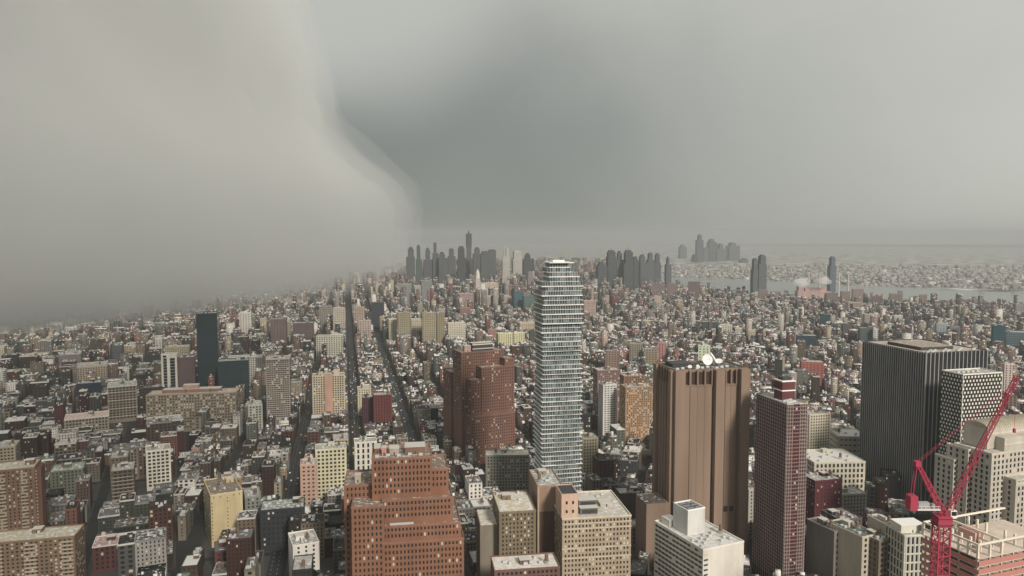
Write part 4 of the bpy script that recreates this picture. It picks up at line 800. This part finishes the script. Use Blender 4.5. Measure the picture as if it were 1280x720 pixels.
for i in chosen:
    x, y, th, w_, dd, h_, rt, ym, far_ = lots[i]
    pn, pc = random.choices(PAL, PW)[0]; rn, rc, sn_ = random.choices(ROOFS, RW if rt > -.1 else RW2)[0]
    wk = random.choice(wkinds); kk = random.choice((.4, .6, .8, 1.1)); pc = tuple(max(.02, v * kk) for v in pc)
    r = thing('low_rise_building', '', 'low-rise', (x, y, 0), th, 'low-rise buildings between the streets')
    pitched = random.random() < .06 and h_ < 22
    wm = wall(pc); MB().box(0, w_, 0, dd, 0, h_ - 1).obj('wall', wm, r)
    feats = []
    cells = face_cells(0, 0, 0, w_, 0, h_, wk[0], wk[1], .7)
    if th > .3 or rt > .15 or random.random() < .35: cells += face_cells(0, dd, -pi / 2, dd, 0, h_, wk[0] * 1.5, wk[1], 1.5)
    nst = max(1, int((h_ - 2.2) / wk[1]))
    cm = wall(random.choice([(.55, .53, .48), shade(pc, 1.3), shade(pc, .8), (.3, .29, .27)]))
    mb = MB(); parapet(mb, 0, w_, 0, dd, h_ - 1, h_, .45, .0); mb.box(.0, w_, -.45, -.003, h_ - 1.4, h_ - .6); mb.obj('parapet', cm, r)
    add_windows(r, cells, wk[2], wk[3], GLASS, 100, .1)
    if pitched:
        mb = MB(); a, b, zz = .5, w_ - .5, h_ - 1; m_ = (a + b) / 2
        mb.quad([(a, .5, zz), (m_, .5, zz + 4), (m_, dd - .5, zz + 4), (a, dd - .5, zz)][::-1]); mb.quad([(b, .5, zz), (m_, .5, zz + 4), (m_, dd - .5, zz + 4), (b, dd - .5, zz)])
        mb.quad([(a, .5, zz), (b, .5, zz), (m_, .5, zz + 4)]); mb.quad([(b, dd - .5, zz), (a, dd - .5, zz), (m_, dd - .5, zz + 4)]); mb.obj('roof', roofm(rc, sn_), r); feats.append('pitched')
    else:
        MB().box(.45, w_ - .45, .45, dd - .45, h_ - 1, h_ - .85).obj('roof', roofm(rc, sn_), r)
        nb = random.choice((0, 1, 1, 1, 2)) if w_ > 10 else random.choice((0, 1)); nt_ = 1 if random.random() < .3 and w_ > 9 else 0; nv = random.randint(0, 5)
        for k in range(nb):
            bw = random.uniform(2.5, min(6, w_ * .4)); bx = random.uniform(1, w_ - bw - 1) if nb == 1 else (1 if k == 0 else w_ - bw - 1); by = random.uniform(dd * .35, dd * .7)
            bulkhead(r, bx, bx + bw, by, by + random.uniform(3, 6), h_ - .85, random.uniform(2.4, 3.6), random.choice([wm, wall((.5, .48, .44)), wall((.62, .6, .56)), wall((.2, .13, .1))]), roofm(rc, sn_))
        for k in range(nt_): water_tank(r, random.uniform(3, w_ - 3), random.uniform(3, dd * .35), h_ - .85, 1.8)
        for k in range(nv): vent_unit(r, random.uniform(2, w_ - 2), random.uniform(2, dd - 2), h_ - .85, random.choice((0, 1.57)))
        if nt_: feats.append('water tank')
        if nb: feats.append(NUM[nb] + (' roof shed' if nb == 1 else ' roof sheds'))
        if not feats: feats.append('bare roof')
    q = proj(x + cos(th) * w_ / 2, y + sin(th) * w_ / 2, h_)
    recs.append([r, pn, rn, feats, nst, q[0], q[1], y, w_])
# labels: look first, then the nearest landmark and the side it is on, then the order among look-alikes
def near_land(px, py, y):
    best = None
    for nm, a, b, t_, d_ in LAND:
        if b < 0 or a > 1280: continue
        c_ = (a + b) / 2; gy = 296 + 279000 / d_; dx = max(a - px, 0, px - b); dy = abs(py - min(gy, 700)) * .8
        k = dx + dy
        if best is None or k < best[0]:
            rel = ('in front of' if y < d_ else 'behind') if a - 6 <= px <= b + 6 else ('left of' if px < a else 'right of')
            best = (k, rel, nm)
    return best[1], best[2]
from collections import defaultdict
grp = defaultdict(list)
for q in recs:
    r, pn, rn, feats, nst, px, py, y, w_ = q; rel, nm = near_land(px, py, y)
    wd = 'narrow' if w_ < 11 else ('wide' if w_ > 17 else '')
    look = f"{wd + ' ' if wd else ''}{NUM.get(nst, 'many')}-storey {pn} building with "
    look += (f"pitched {rn} roof" if 'pitched' in feats else (f"{rn} bare roof" if 'bare roof' in feats else f"{rn} roof and {feats[0]}"))
    grp[(look, rel, nm)].append(q)
ORD = ['leftmost', 'second leftmost', 'third leftmost', 'fourth leftmost', 'fifth leftmost', 'sixth leftmost']
for (look, rel, nm), qs in grp.items():
    qs.sort(key=lambda q: q[5])
    for k, q in enumerate(qs):
        pre = '' if len(qs) == 1 else ORD[min(k, 5)] + ' '
        lab = f"{pre}{look}, {rel} {nm}"
        for a_, b_ in ((' building with ', ', '), ('in front of', 'before'), (' and one roof shed', ', one shed'), (' and two roof sheds', ', two sheds'), (' and water tank', ', water tank'), ('with curved roof', ''), ('pale ', '')):
            if len(lab.split()) > 16: lab = lab.replace(a_, b_)
        if len(lab.split()) > 16: print('LONG', lab)
        q[0]['label'] = ' '.join(lab.split())
# ------------------------------------------------------------------ the rest of the city as one mass
BV = []; BF = None
class Boxes:
    def __init__(s): s.d = []
    def add(s, x, y, th, w_, dd, z0, z1, col, win, su, sv): s.d.append((x, y, th, w_, dd, z0, z1, *col, win, su, sv))
    def build(s, name, mat):
        A = np.array(s.d); n = len(A); x, y, th, w_, dd, z0, z1 = A[:, :7].T; c, s_ = np.cos(th), np.sin(th)
        V = np.zeros((n, 8, 3)); 
        for k, (a, b) in enumerate(((0, 0), (1, 0), (1, 1), (0, 1))):
            X_ = x + c * w_ * a - s_ * dd * b; Y_ = y + s_ * w_ * a + c * dd * b
            V[:, k] = np.stack([X_, Y_, z0], 1); V[:, k + 4] = np.stack([X_, Y_, z1], 1)
        fq = np.array([[0, 1, 5, 4], [1, 2, 6, 5], [2, 3, 7, 6], [3, 0, 4, 7], [4, 5, 6, 7]])
        Fc = (np.arange(n)[:, None, None] * 8 + fq[None]).reshape(-1)
        me = bpy.data.meshes.new(name); me.vertices.add(n * 8); me.vertices.foreach_set('co', V.reshape(-1))
        nf = n * 5; me.loops.add(nf * 4); me.loops.foreach_set('vertex_index', Fc.astype(np.int32)); me.polygons.add(nf); me.polygons.foreach_set('loop_start', np.arange(nf, dtype=np.int32) * 4)
        uv = np.zeros((n, 5, 4, 2)); win = A[:, 10]; su = A[:, 11]; sv = A[:, 12]; hh = z1 - z0
        for k in range(4):
            L = w_ if k % 2 == 0 else dd; nn = np.maximum(1, np.round(L * su))
            uv[:, k, 0] = np.stack([0 * L, 0 * L + 1e-3], 1); uv[:, k, 1] = np.stack([nn * win, 0 * L + 1e-3], 1); m_ = np.maximum(1, np.round(hh * sv))
            uv[:, k, 2] = np.stack([nn * win, (m_ + .25) * win], 1); uv[:, k, 3] = np.stack([0 * L, (m_ + .25) * win], 1)
        u = me.uv_layers.new(name='UVMap'); u.data.foreach_set('uv', uv.reshape(-1).astype(np.float32))
        at_ = me.attributes.new('tint', 'FLOAT_COLOR', 'FACE'); cc = np.ones((n, 5, 4), np.float32); cc[:, :, :3] = A[:, None, 7:10]; at_.data.foreach_set('color', cc.reshape(-1))
        me.materials.append(mat); me.update(calc_edges=True); me.validate(); o = bpy.data.objects.new(name, me); COL.objects.link(o); return o
m, n, b, new, ln = nt('city_mass'); at_n = new('ShaderNodeAttribute'); at_n.attribute_name = 'tint'; mk = window_mask(n, 1, 1, (.27, .73), (.3, .75))
mk = math_node(n, 'MULTIPLY', mk, 1.0)
mx = new('ShaderNodeMix'); mx.data_type = 'RGBA'; ln(mk, mx.inputs[0]); ln(at_n.outputs['Color'], mx.inputs[6]); mx.inputs[7].default_value = (.018, .02, .022, 1)
# snow lying in patches on everything that faces up
geo = new('ShaderNodeNewGeometry'); sp = new('ShaderNodeSeparateXYZ'); ln(geo.outputs['Normal'], sp.inputs[0]); up = math_node(n, 'GREATER_THAN', sp.outputs[2], .5)
r_ = noise_ramp(n, .3, .6, .64, (0, 0, 0), (1, 1, 1), 5); sn2 = math_node(n, 'MULTIPLY', up, r_.outputs[0])
m2 = new('ShaderNodeMix'); m2.data_type = 'RGBA'; ln(sn2, m2.inputs[0]); ln(mx.outputs[2], m2.inputs[6]); m2.inputs[7].default_value = (.76, .76, .74, 1); ln(m2.outputs[2], b.inputs['Base Color']); b.inputs['Roughness'].default_value = .8
CITYM = m
near_b, far_b = Boxes(), Boxes()
for i, l in enumerate(lots):
    if i in cs: continue
    x, y, th, w_, dd, h_, rt, ym, far_ = l; B_ = far_b if far_ else near_b
    pn, pc = random.choices(PAL, PW)[0]; k = random.choice((.3, .45, .65, 1.0)); pc = tuple(v * k for v in pc); rn, rc, sn_ = random.choices(ROOFS, RW if rt > -.1 else RW2)[0]
    if rt > .02 and random.random() < .25: pc = (pc[0] * 1.1, pc[1] * .95, pc[2])
    rc = tuple(min(.66, v * random.uniform(.7, 1.3)) for v in rc) if sn_ < .9 else (.62, .62, .6)
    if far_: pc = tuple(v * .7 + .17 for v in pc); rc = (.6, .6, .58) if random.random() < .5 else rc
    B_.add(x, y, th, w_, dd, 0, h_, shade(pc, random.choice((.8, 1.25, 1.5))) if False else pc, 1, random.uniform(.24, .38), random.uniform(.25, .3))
    c, s = cos(th), sin(th)
    def sub(a, b, ww, dw, z0, z1, col, win=0):
        B_.add(x + c * a - s * b, y + s * a + c * b, th, ww, dw, z0, z1, col, win, .3, .3)
    lip = random.choice(((.42, .4, .37), (.14, .13, .12), (.66, .64, .6), (.05, .05, .05)))
    sub(.5, .5, w_ - 1, dd - 1, h_ + .002, h_ + .35, rc)
    if ym < 4300:
        if random.random() < .6: sub(0, -.35, w_, .33, h_ - .9, h_ + .9, lip)
        if random.random() < .7: a = random.uniform(.6, max(.7, w_ - 5)); sub(a, random.uniform(dd * .3, dd * .7), random.uniform(2.5, 4.5), random.uniform(3, 6), h_ + .352, h_ + random.uniform(2.4, 4.2), random.choice(((.5, .48, .44), pc, (.62, .6, .57), (.12, .1, .09))))
        for _ in range(3 if ym < 2500 else 1):
            if random.random() < .55: hv = random.random(); sub(random.uniform(.6, max(.7, w_ - 4)), random.uniform(1, dd - 4), random.uniform(1, 3.8), random.uniform(.8, 3), h_ + .354, h_ + random.uniform(1.2, 3.4), (.66, .66, .64) if hv < .5 else ((.05, .05, .05) if hv < .75 else (.3, .22, .18)))
        if random.random() < .45: sub(w_ - .3, -.2, .36, dd, h_ - .5, h_ + 1.1, lip)
        if random.random() < .35: sub(random.uniform(.6, max(.7, w_ - 3)), random.uniform(1, dd * .3), 2.6, 2.6, h_ + .352, h_ + random.uniform(2, 6.5), random.choice(((.14, .1, .07), (.5, .5, .5))))
        if random.random() < .5: sub(random.uniform(.6, max(.7, w_ - 3)), random.uniform(1, dd - 3), random.uniform(1.5, 4), 1.5, h_ + .352, h_ + 1.8, (.6, .6, .6))
o = near_b.build('city_blocks', CITYM); tag(o, 'dense mass of small snow-dusted city buildings filling all the ground between the towers', 'city blocks', None, 'stuff')
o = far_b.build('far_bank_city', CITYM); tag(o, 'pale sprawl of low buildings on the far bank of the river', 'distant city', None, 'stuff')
# ------------------------------------------------------------------ ground, pavements, roads, river
gm_, gn_, gb_, gnew_, gl_ = nt('dark_asphalt'); rr2 = noise_ramp(gn_, .02, .35, .7, (.022, .023, .025), (.045, .046, .047), 6); gl_(rr2.outputs[0], gb_.inputs['Base Color']); gb_.inputs['Roughness'].default_value = .75
mb = MB(); mb.quad([(-30000, -30000, 0), (30000, -30000, 0), (30000, 30000, 0), (-30000, 30000, 0)]); tag(mb.obj('ground', gm_), kind='structure')
pv = wall((.1, .098, .095)); mb = MB()
for u0, u1, v0, v1, th in blocks:
    c, s = cos(th), sin(th); q = [(u * c - v * s, u * s + v * c) for u, v in ((u0, v0), (u1, v0), (u1, v1), (u0, v1))]
    mb.prism(q, .004, .13)
tag(mb.obj('pavement', pv), kind='structure')
c, s = cos(radians(12.7)), sin(radians(12.7)); roadm = flat('avenue_asphalt', (.03, .032, .036), .6); mark = flat('road_paint', (.6, .6, .56), .7)
mb = MB(); mk_ = MB()
for u in (94, 14, -66):
    P = lambda a, v, z: (a * c - v * s, a * s + v * c, z)
    mb.quad([P(u - 7, 600, .006), P(u + 7, 600, .006), P(u + 7, 3200, .006), P(u - 7, 3200, .006)])
    for v in range(620, 2400, 9):
        for a in (-2.8, 2.8): mk_.quad([P(u + a - .12, v, .012), P(u + a + .12, v, .012), P(u + a + .12, v + 3, .012), P(u + a - .12, v + 3, .012)])
tag(mb.obj('avenue', roadm), kind='structure'); tag(mk_.obj('lane_marking', mark), kind='structure')
wm_, wn_, wb_, wnew_, wl_ = nt('river_water'); wb_.inputs['Base Color'].default_value = (.2, .23, .22, 1); wb_.inputs['Roughness'].default_value = .2
bu = wn_.nodes.new('ShaderNodeBump'); bu.inputs['Strength'].default_value = .25; no_ = wn_.nodes.new('ShaderNodeTexNoise'); no_.inputs['Scale'].default_value = .05; tcw = wn_.nodes.new('ShaderNodeTexCoord'); wl_(tcw.outputs['Object'], no_.inputs['Vector']); wl_(no_.outputs['Fac'], bu.inputs['Height']); wl_(bu.outputs[0], wb_.inputs['Normal'])
mb = MB(); mb.quad([(p[0], p[1], .6) for p in NEAR] + [(p[0], p[1], .6) for p in reversed(FARB)]); tag(mb.obj('river', wm_), kind='structure')
tm_, tn_, tb_, tnew_, tl_ = nt('far_bank_soil'); rr3 = noise_ramp(tn_, .006, .4, .65, (.08, .08, .065), (.6, .58, .54), 6); tl_(rr3.outputs[0], tb_.inputs['Base Color'])
mb = MB(); FB2 = [gp(430, 335)] + FARB; far2 = [(p[0] * 5, p[1] * 5, .3) for p in reversed(FB2)]; mb.quad([(p[0], p[1], .3) for p in FB2] + far2); tag(mb.obj('far_bank', tm_), kind='structure')
mb = MB(); pen = [gp(1150, 361), gp(1290, 366), gp(1400, 370), gp(1400, 366.5), gp(1290, 363.8), gp(1180, 360)]; mb.prism([(p[0], p[1]) for p in pen], .3, 3); tag(mb.obj('river_spit', tm_), kind='structure')
# ------------------------------------------------------------------ cars
ccols = [('white', (.75, .75, .75)), ('black', (.03, .03, .03)), ('yellow', (.7, .42, .03)), ('silver', (.4, .4, .42)), ('red', (.4, .03, .03))]
cmesh = []
for nm, cc in ccols:
    mb = MB(); pr = [(-2.2, .45), (2.2, .45), (2.2, .95), (1.3, 1.05), (.6, 1.5), (-1.1, 1.5), (-1.9, 1.05), (-2.2, .95)]
    for k in range(8):
        a, b = pr[k], pr[(k + 1) % 8]; mb.quad([(-.9, a[0], a[1]), (-.9, b[0], b[1]), (.9, b[0], b[1]), (.9, a[0], a[1])][::-1])
    mb.quad([(-.9, p[0], p[1]) for p in pr][::-1]); mb.quad([(.9, p[0], p[1]) for p in pr])
    for xx in (-.85, .85):
        for yy in (-1.4, 1.4): mb.box(xx - .1, xx + .1, yy - .33, yy + .33, .13, .7, 1)
    body = mb.mesh('body', [flat('car_paint_' + nm, cc, .3), flat('tyre_rubber', (.02, .02, .02), .9)]); cmesh.append(body)
mb = MB(); mb.box(-.78, .78, -.95, .45, 1.12, 1.53); glassm = mb.mesh('window', GLASS)
RC = random.Random(11)
def car(x, y, rz, grp_, where):
    k = RC.choices(range(5), [34, 26, 16, 18, 6])[0]
    r = thing('car', f'small {ccols[k][0]} car {where}', 'car', (x, y, 0.01), rz, grp_); put('body', cmesh[k], r); put('window', glassm, r)
for u, nmv, nm in ((94, 70, 'on the wide avenue running up past the deep red-brown block'), (14, 85, 'on the straight avenue beside the salmon-bayed beige tower'), (-66, 30, 'on the dark avenue left of the salmon-bayed tower')):
    vs = sorted(RC.sample(range(int(900 / 8), int(1900 / 8)), nmv))
    for v in vs:
        a = u + RC.choice((-5.6, -1.9, 1.9, 5.6)); v = v * 8 + RC.uniform(-1, 1); car(a * c - v * s, a * s + v * c, radians(12.7), 'cars ' + nm, nm)

# ------------------------------------------------------------------ sky, sun, haze, squall
SUN_EL, SUN_AZ = radians(32), radians(152)     # azimuth clockwise from +Y: behind the camera, to the right
w = bpy.data.worlds.new('World'); SC.world = w; w.use_nodes = True; n = w.node_tree; n.nodes.clear(); new = n.nodes.new; ln = n.links.new
out = new('ShaderNodeOutputWorld'); st = new('ShaderNodeTexSky'); st.sky_type = 'NISHITA'; st.sun_disc = False; st.sun_elevation = SUN_EL; st.sun_rotation = SUN_AZ
bg1 = new('ShaderNodeBackground'); bg1.inputs['Strength'].default_value = .07; ln(st.outputs[0], bg1.inputs['Color'])
tc = new('ShaderNodeTexCoord'); G = tc.outputs['Generated']
def noise(scale, det, sx=1, sz=1, dist=0):
    mp = new('ShaderNodeMapping'); mp.inputs['Scale'].default_value = (sx, sx, sz); ln(G, mp.inputs[0]); k = new('ShaderNodeTexNoise'); k.inputs['Scale'].default_value = scale; k.inputs['Detail'].default_value = det; k.inputs['Distortion'].default_value = dist; ln(mp.outputs[0], k.inputs['Vector']); return k.outputs['Fac']
def dirvec(px, py):
    x, y, z = at(px, py, 1000.0); L = math.sqrt(x * x + y * y + (z - H) ** 2); return (x / L, y / L, (z - H) / L)
def blob(px, py, r0, r1, wp=.22):
    d = new('ShaderNodeVectorMath'); d.operation = 'DISTANCE'; ln(G, d.inputs[0]); d.inputs[1].default_value = dirvec(px, py)
    wv = math_node(n, 'MULTIPLY', math_node(n, 'SUBTRACT', noise(3.5, 4), .5), wp)
    mr = new('ShaderNodeMapRange'); mr.interpolation_type = 'SMOOTHSTEP'; mr.inputs[1].default_value = r1; mr.inputs[2].default_value = r0; mr.inputs[3].default_value = 0; mr.inputs[4].default_value = 1; ln(math_node(n, 'ADD', d.outputs['Value'], wv), mr.inputs[0]); return mr.outputs[0]
def mixc(f, a, b, k=1.0):
    m = new('ShaderNodeMix'); m.data_type = 'RGBA'
    if k != 1.0: f = math_node(n, 'MULTIPLY', f, k)
    ln(f, m.inputs[0])
    for s, i in ((a, 6), (b, 7)):
        if isinstance(s, tuple): m.inputs[i].default_value = (*s, 1)
        else: ln(s, m.inputs[i])
    return m.outputs[2]
C0 = mixc(noise(2.2, 6, 1, 2.6, .6), (.30, .31, .28), (.56, .56, .51))
C0 = mixc(blob(300, -60, .12, .4), C0, (.43, .43, .39), .6)
C3 = mixc(blob(1120, 100, .1, .62), C0, (.55, .55, .50), .7)
C5 = mixc(blob(360, -130, .26, .46), C3, (.49, .49, .45), .9)
C1 = mixc(blob(435, 180, .02, .19, .12), C5, (.13, .145, .128), .92)
C2 = mixc(blob(600, 200, .02, .24), C1, (.29, .305, .285), .4)
C7 = mixc(blob(900, 235, .05, .42), C2, (.29, .30, .28), .7)
C6 = mixc(blob(580, 265, .08, .42), C7, (.185, .2, .187), .85)
C4 = mixc(blob(400, -110, .14, .3, .1), C6, (.46, .465, .43), .85)
bg2 = new('ShaderNodeBackground'); ln(C4, bg2.inputs['Color']); bg2.inputs['Strength'].default_value = .72
ms = new('ShaderNodeMixShader'); ms.inputs[0].default_value = .97; ln(bg1.outputs[0], ms.inputs[1]); ln(bg2.outputs[0], ms.inputs[2]); ln(ms.outputs[0], out.inputs['Surface'])
sl_ = bpy.data.lights.new('sun', 'SUN'); sl_.energy = 2.7; sl_.angle = radians(9); sl_.color = (1, .91, .8); so = bpy.data.objects.new('sun', sl_); COL.objects.link(so)
so.rotation_euler = (pi / 2 - SUN_EL, 0, -SUN_AZ + pi)
from mathutils import Vector
sd = Vector((sin(SUN_AZ) * cos(SUN_EL), cos(SUN_AZ) * cos(SUN_EL), sin(SUN_EL))); so.rotation_euler = sd.to_track_quat('Z', 'Y').to_euler()
def volmat(name, dens, col, aniso=0.0):
    m = bpy.data.materials.new(name); m.use_nodes = True; t = m.node_tree; t.nodes.clear(); o_ = t.nodes.new('ShaderNodeOutputMaterial'); v = t.nodes.new('ShaderNodeVolumePrincipled')
    v.inputs['Density'].default_value = dens; v.inputs['Color'].default_value = (*col, 1); v.inputs['Anisotropy'].default_value = aniso; t.links.new(v.outputs[0], o_.inputs['Volume']); return m
HZ = volmat('haze_air', .000085, (.66, .69, .705), .3)
mb = MB().box(-25000, 25000, -60, 26000, -1, 480); tag(mb.obj('haze', HZ), 'pale even haze filling the air over the city', 'haze', None, 'stuff')
# the snow squall: one closed cloud standing on the ground at the left
layers = [(-.5, 130, 0), (50, -60, 0), (110, -230, 10), (200, -380, 20), (320, -430, 0), (470, -430, 10), (620, -400, -60), (800, -350, -260), (1050, -250, -470), (1400, -100, -560), (1800, 60, -740), (2600, 300, -1100)]
BASEP = [(-6500, 900), (-3600, 1100), (-2300, 1290), (-1470, 1600), (-1220, 2400), (-1000, 3500), (-860, 4150), (-790, 4600), (-1040, 5600), (-1500, 6500), (-3200, 7300), (-6500, 7600)]
from mathutils import noise as mn
def foot(bulge, tip, inset):
    O_ = []
    for k, (x, y) in enumerate(BASEP):
        f = max(0, 1 - abs(k - 7) / 5.0)
        O_.append((x + tip * f - inset * (1.15 if 5 <= k < 9 else .4) * (k < 9), y + bulge * (1, 1, 1, 1, .8, .5, .3, 0, 0, 0, 0, 0)[k] + inset * (.4 if k < 8 else -.6)))
    return O_
def dense(P):
    Q = []; n_ = len(P)
    for k in range(n_):
        a, b = P[k], P[(k + 1) % n_]
        for j in range(6): t = j / 6; Q.append((a[0] + (b[0] - a[0]) * t, a[1] + (b[1] - a[1]) * t))
    return Q
SHELLS = [(-200, .0003, 'faintest outermost mist round the snow squall at the left'), (-100, .0005, 'faint second mist layer round the snow squall at the left'), (0, .0009, 'outermost thin veil of the snow squall at the left'), (130, .0016, 'thin outer layer of the snow squall at the left'), (280, .0022, 'middle layer of the snow squall at the left'), (450, .003, 'dense inner layer of the snow squall at the left'), (650, .004, 'opaque core of the huge snow squall standing on the city at the left')]
for inset, dens, lab in SHELLS:
    vs, fs, zs = [], [], []
    for a, b in zip(layers, layers[1:]):
        for j in range(4): t = j / 4; zs.append(tuple(a[i] + (b[i] - a[i]) * t for i in range(3)))
    zs.append(layers[-1])
    for z, bu_, tp in zs:
        Q = dense(foot(bu_, tp * (1 + max(0, inset) / 900), inset * (1 + (max(0, z - 300) / 420 if inset > 0 else 0)))); nQ = len(Q)
        for x, y in Q:
            amp = min(1, .35 + z / 500)
            p = Vector((x, y, z + inset * 1.7)); q = Vector((y, z + inset * 1.7, x))
            vs.append((x + amp * (160 * mn.noise(p * .0013) + 55 * mn.noise(p * .004)), y + amp * 120 * mn.noise(q * .0016), z - inset * .001))
    for l in range(len(zs) - 1):
        for k in range(nQ): j = (k + 1) % nQ; fs.append((l * nQ + k, l * nQ + j, (l + 1) * nQ + j, (l + 1) * nQ + k))
    fs.append(tuple(range(nQ))[::-1]); fs.append(tuple((len(zs) - 1) * nQ + k for k in range(nQ)))
    me = bpy.data.meshes.new('squall_cloud'); me.from_pydata(vs, [], fs); me.materials.append(volmat('squall_vapour', dens, (.81, .828, .828), .0)); sq = bpy.data.objects.new('squall_cloud', me); COL.objects.link(sq); tag(sq, lab, 'cloud', 'layers of the snow squall', 'stuff')
# unseen cloud added high behind the camera, right side, to shade the left city
shx, shy = 1500 / math.tan(SUN_EL) * sin(SUN_AZ), 1500 / math.tan(SUN_EL) * cos(SUN_AZ)
gpoly = [(-130, 250), (-150, 900), (-330, 1700), (-450, 2100), (-800, 1900), (-1080, 1500), (-1250, 1100), (-1200, 700), (-900, 250)]
for inset, dens, lab in ((0, .0007, 'thin edge of the unseen cloud added to shade the left of the city'), (130, .0011, 'dense middle of the unseen cloud added to shade the left of the city')):
    cxm = sum(p[0] for p in gpoly) / 9; cym = sum(p[1] for p in gpoly) / 9; mb = MB()
    pts = []
    for x_, y_ in gpoly:
        L_ = math.hypot(x_ - cxm, y_ - cym); f_ = (L_ - inset) / L_; pts.append((cxm + (x_ - cxm) * f_ + shx, cym + (y_ - cym) * f_ + shy))
    mb.prism(pts, 1500 + inset * .4, 1820 - inset * .4)
    tag(mb.obj('added_shade_cloud', volmat('added_shade_vapour', dens, (.95, .95, .95), .4)), lab, 'cloud', 'layers of the added shade cloud', 'stuff')
# ------------------------------------------------------------------ render settings
v = SC.view_settings; v.view_transform = 'Standard'; v.look = 'None'; v.gamma = 1; v.exposure = 0.68; v.use_curve_mapping = False
cy = SC.cycles; cy.max_bounces = 6; cy.diffuse_bounces = 2; cy.glossy_bounces = 2; cy.transmission_bounces = 1; cy.volume_bounces = 4; cy.transparent_max_bounces = 8; cy.volume_step_rate = 4; cy.use_denoising = True; cy.sample_clamp_indirect = 4
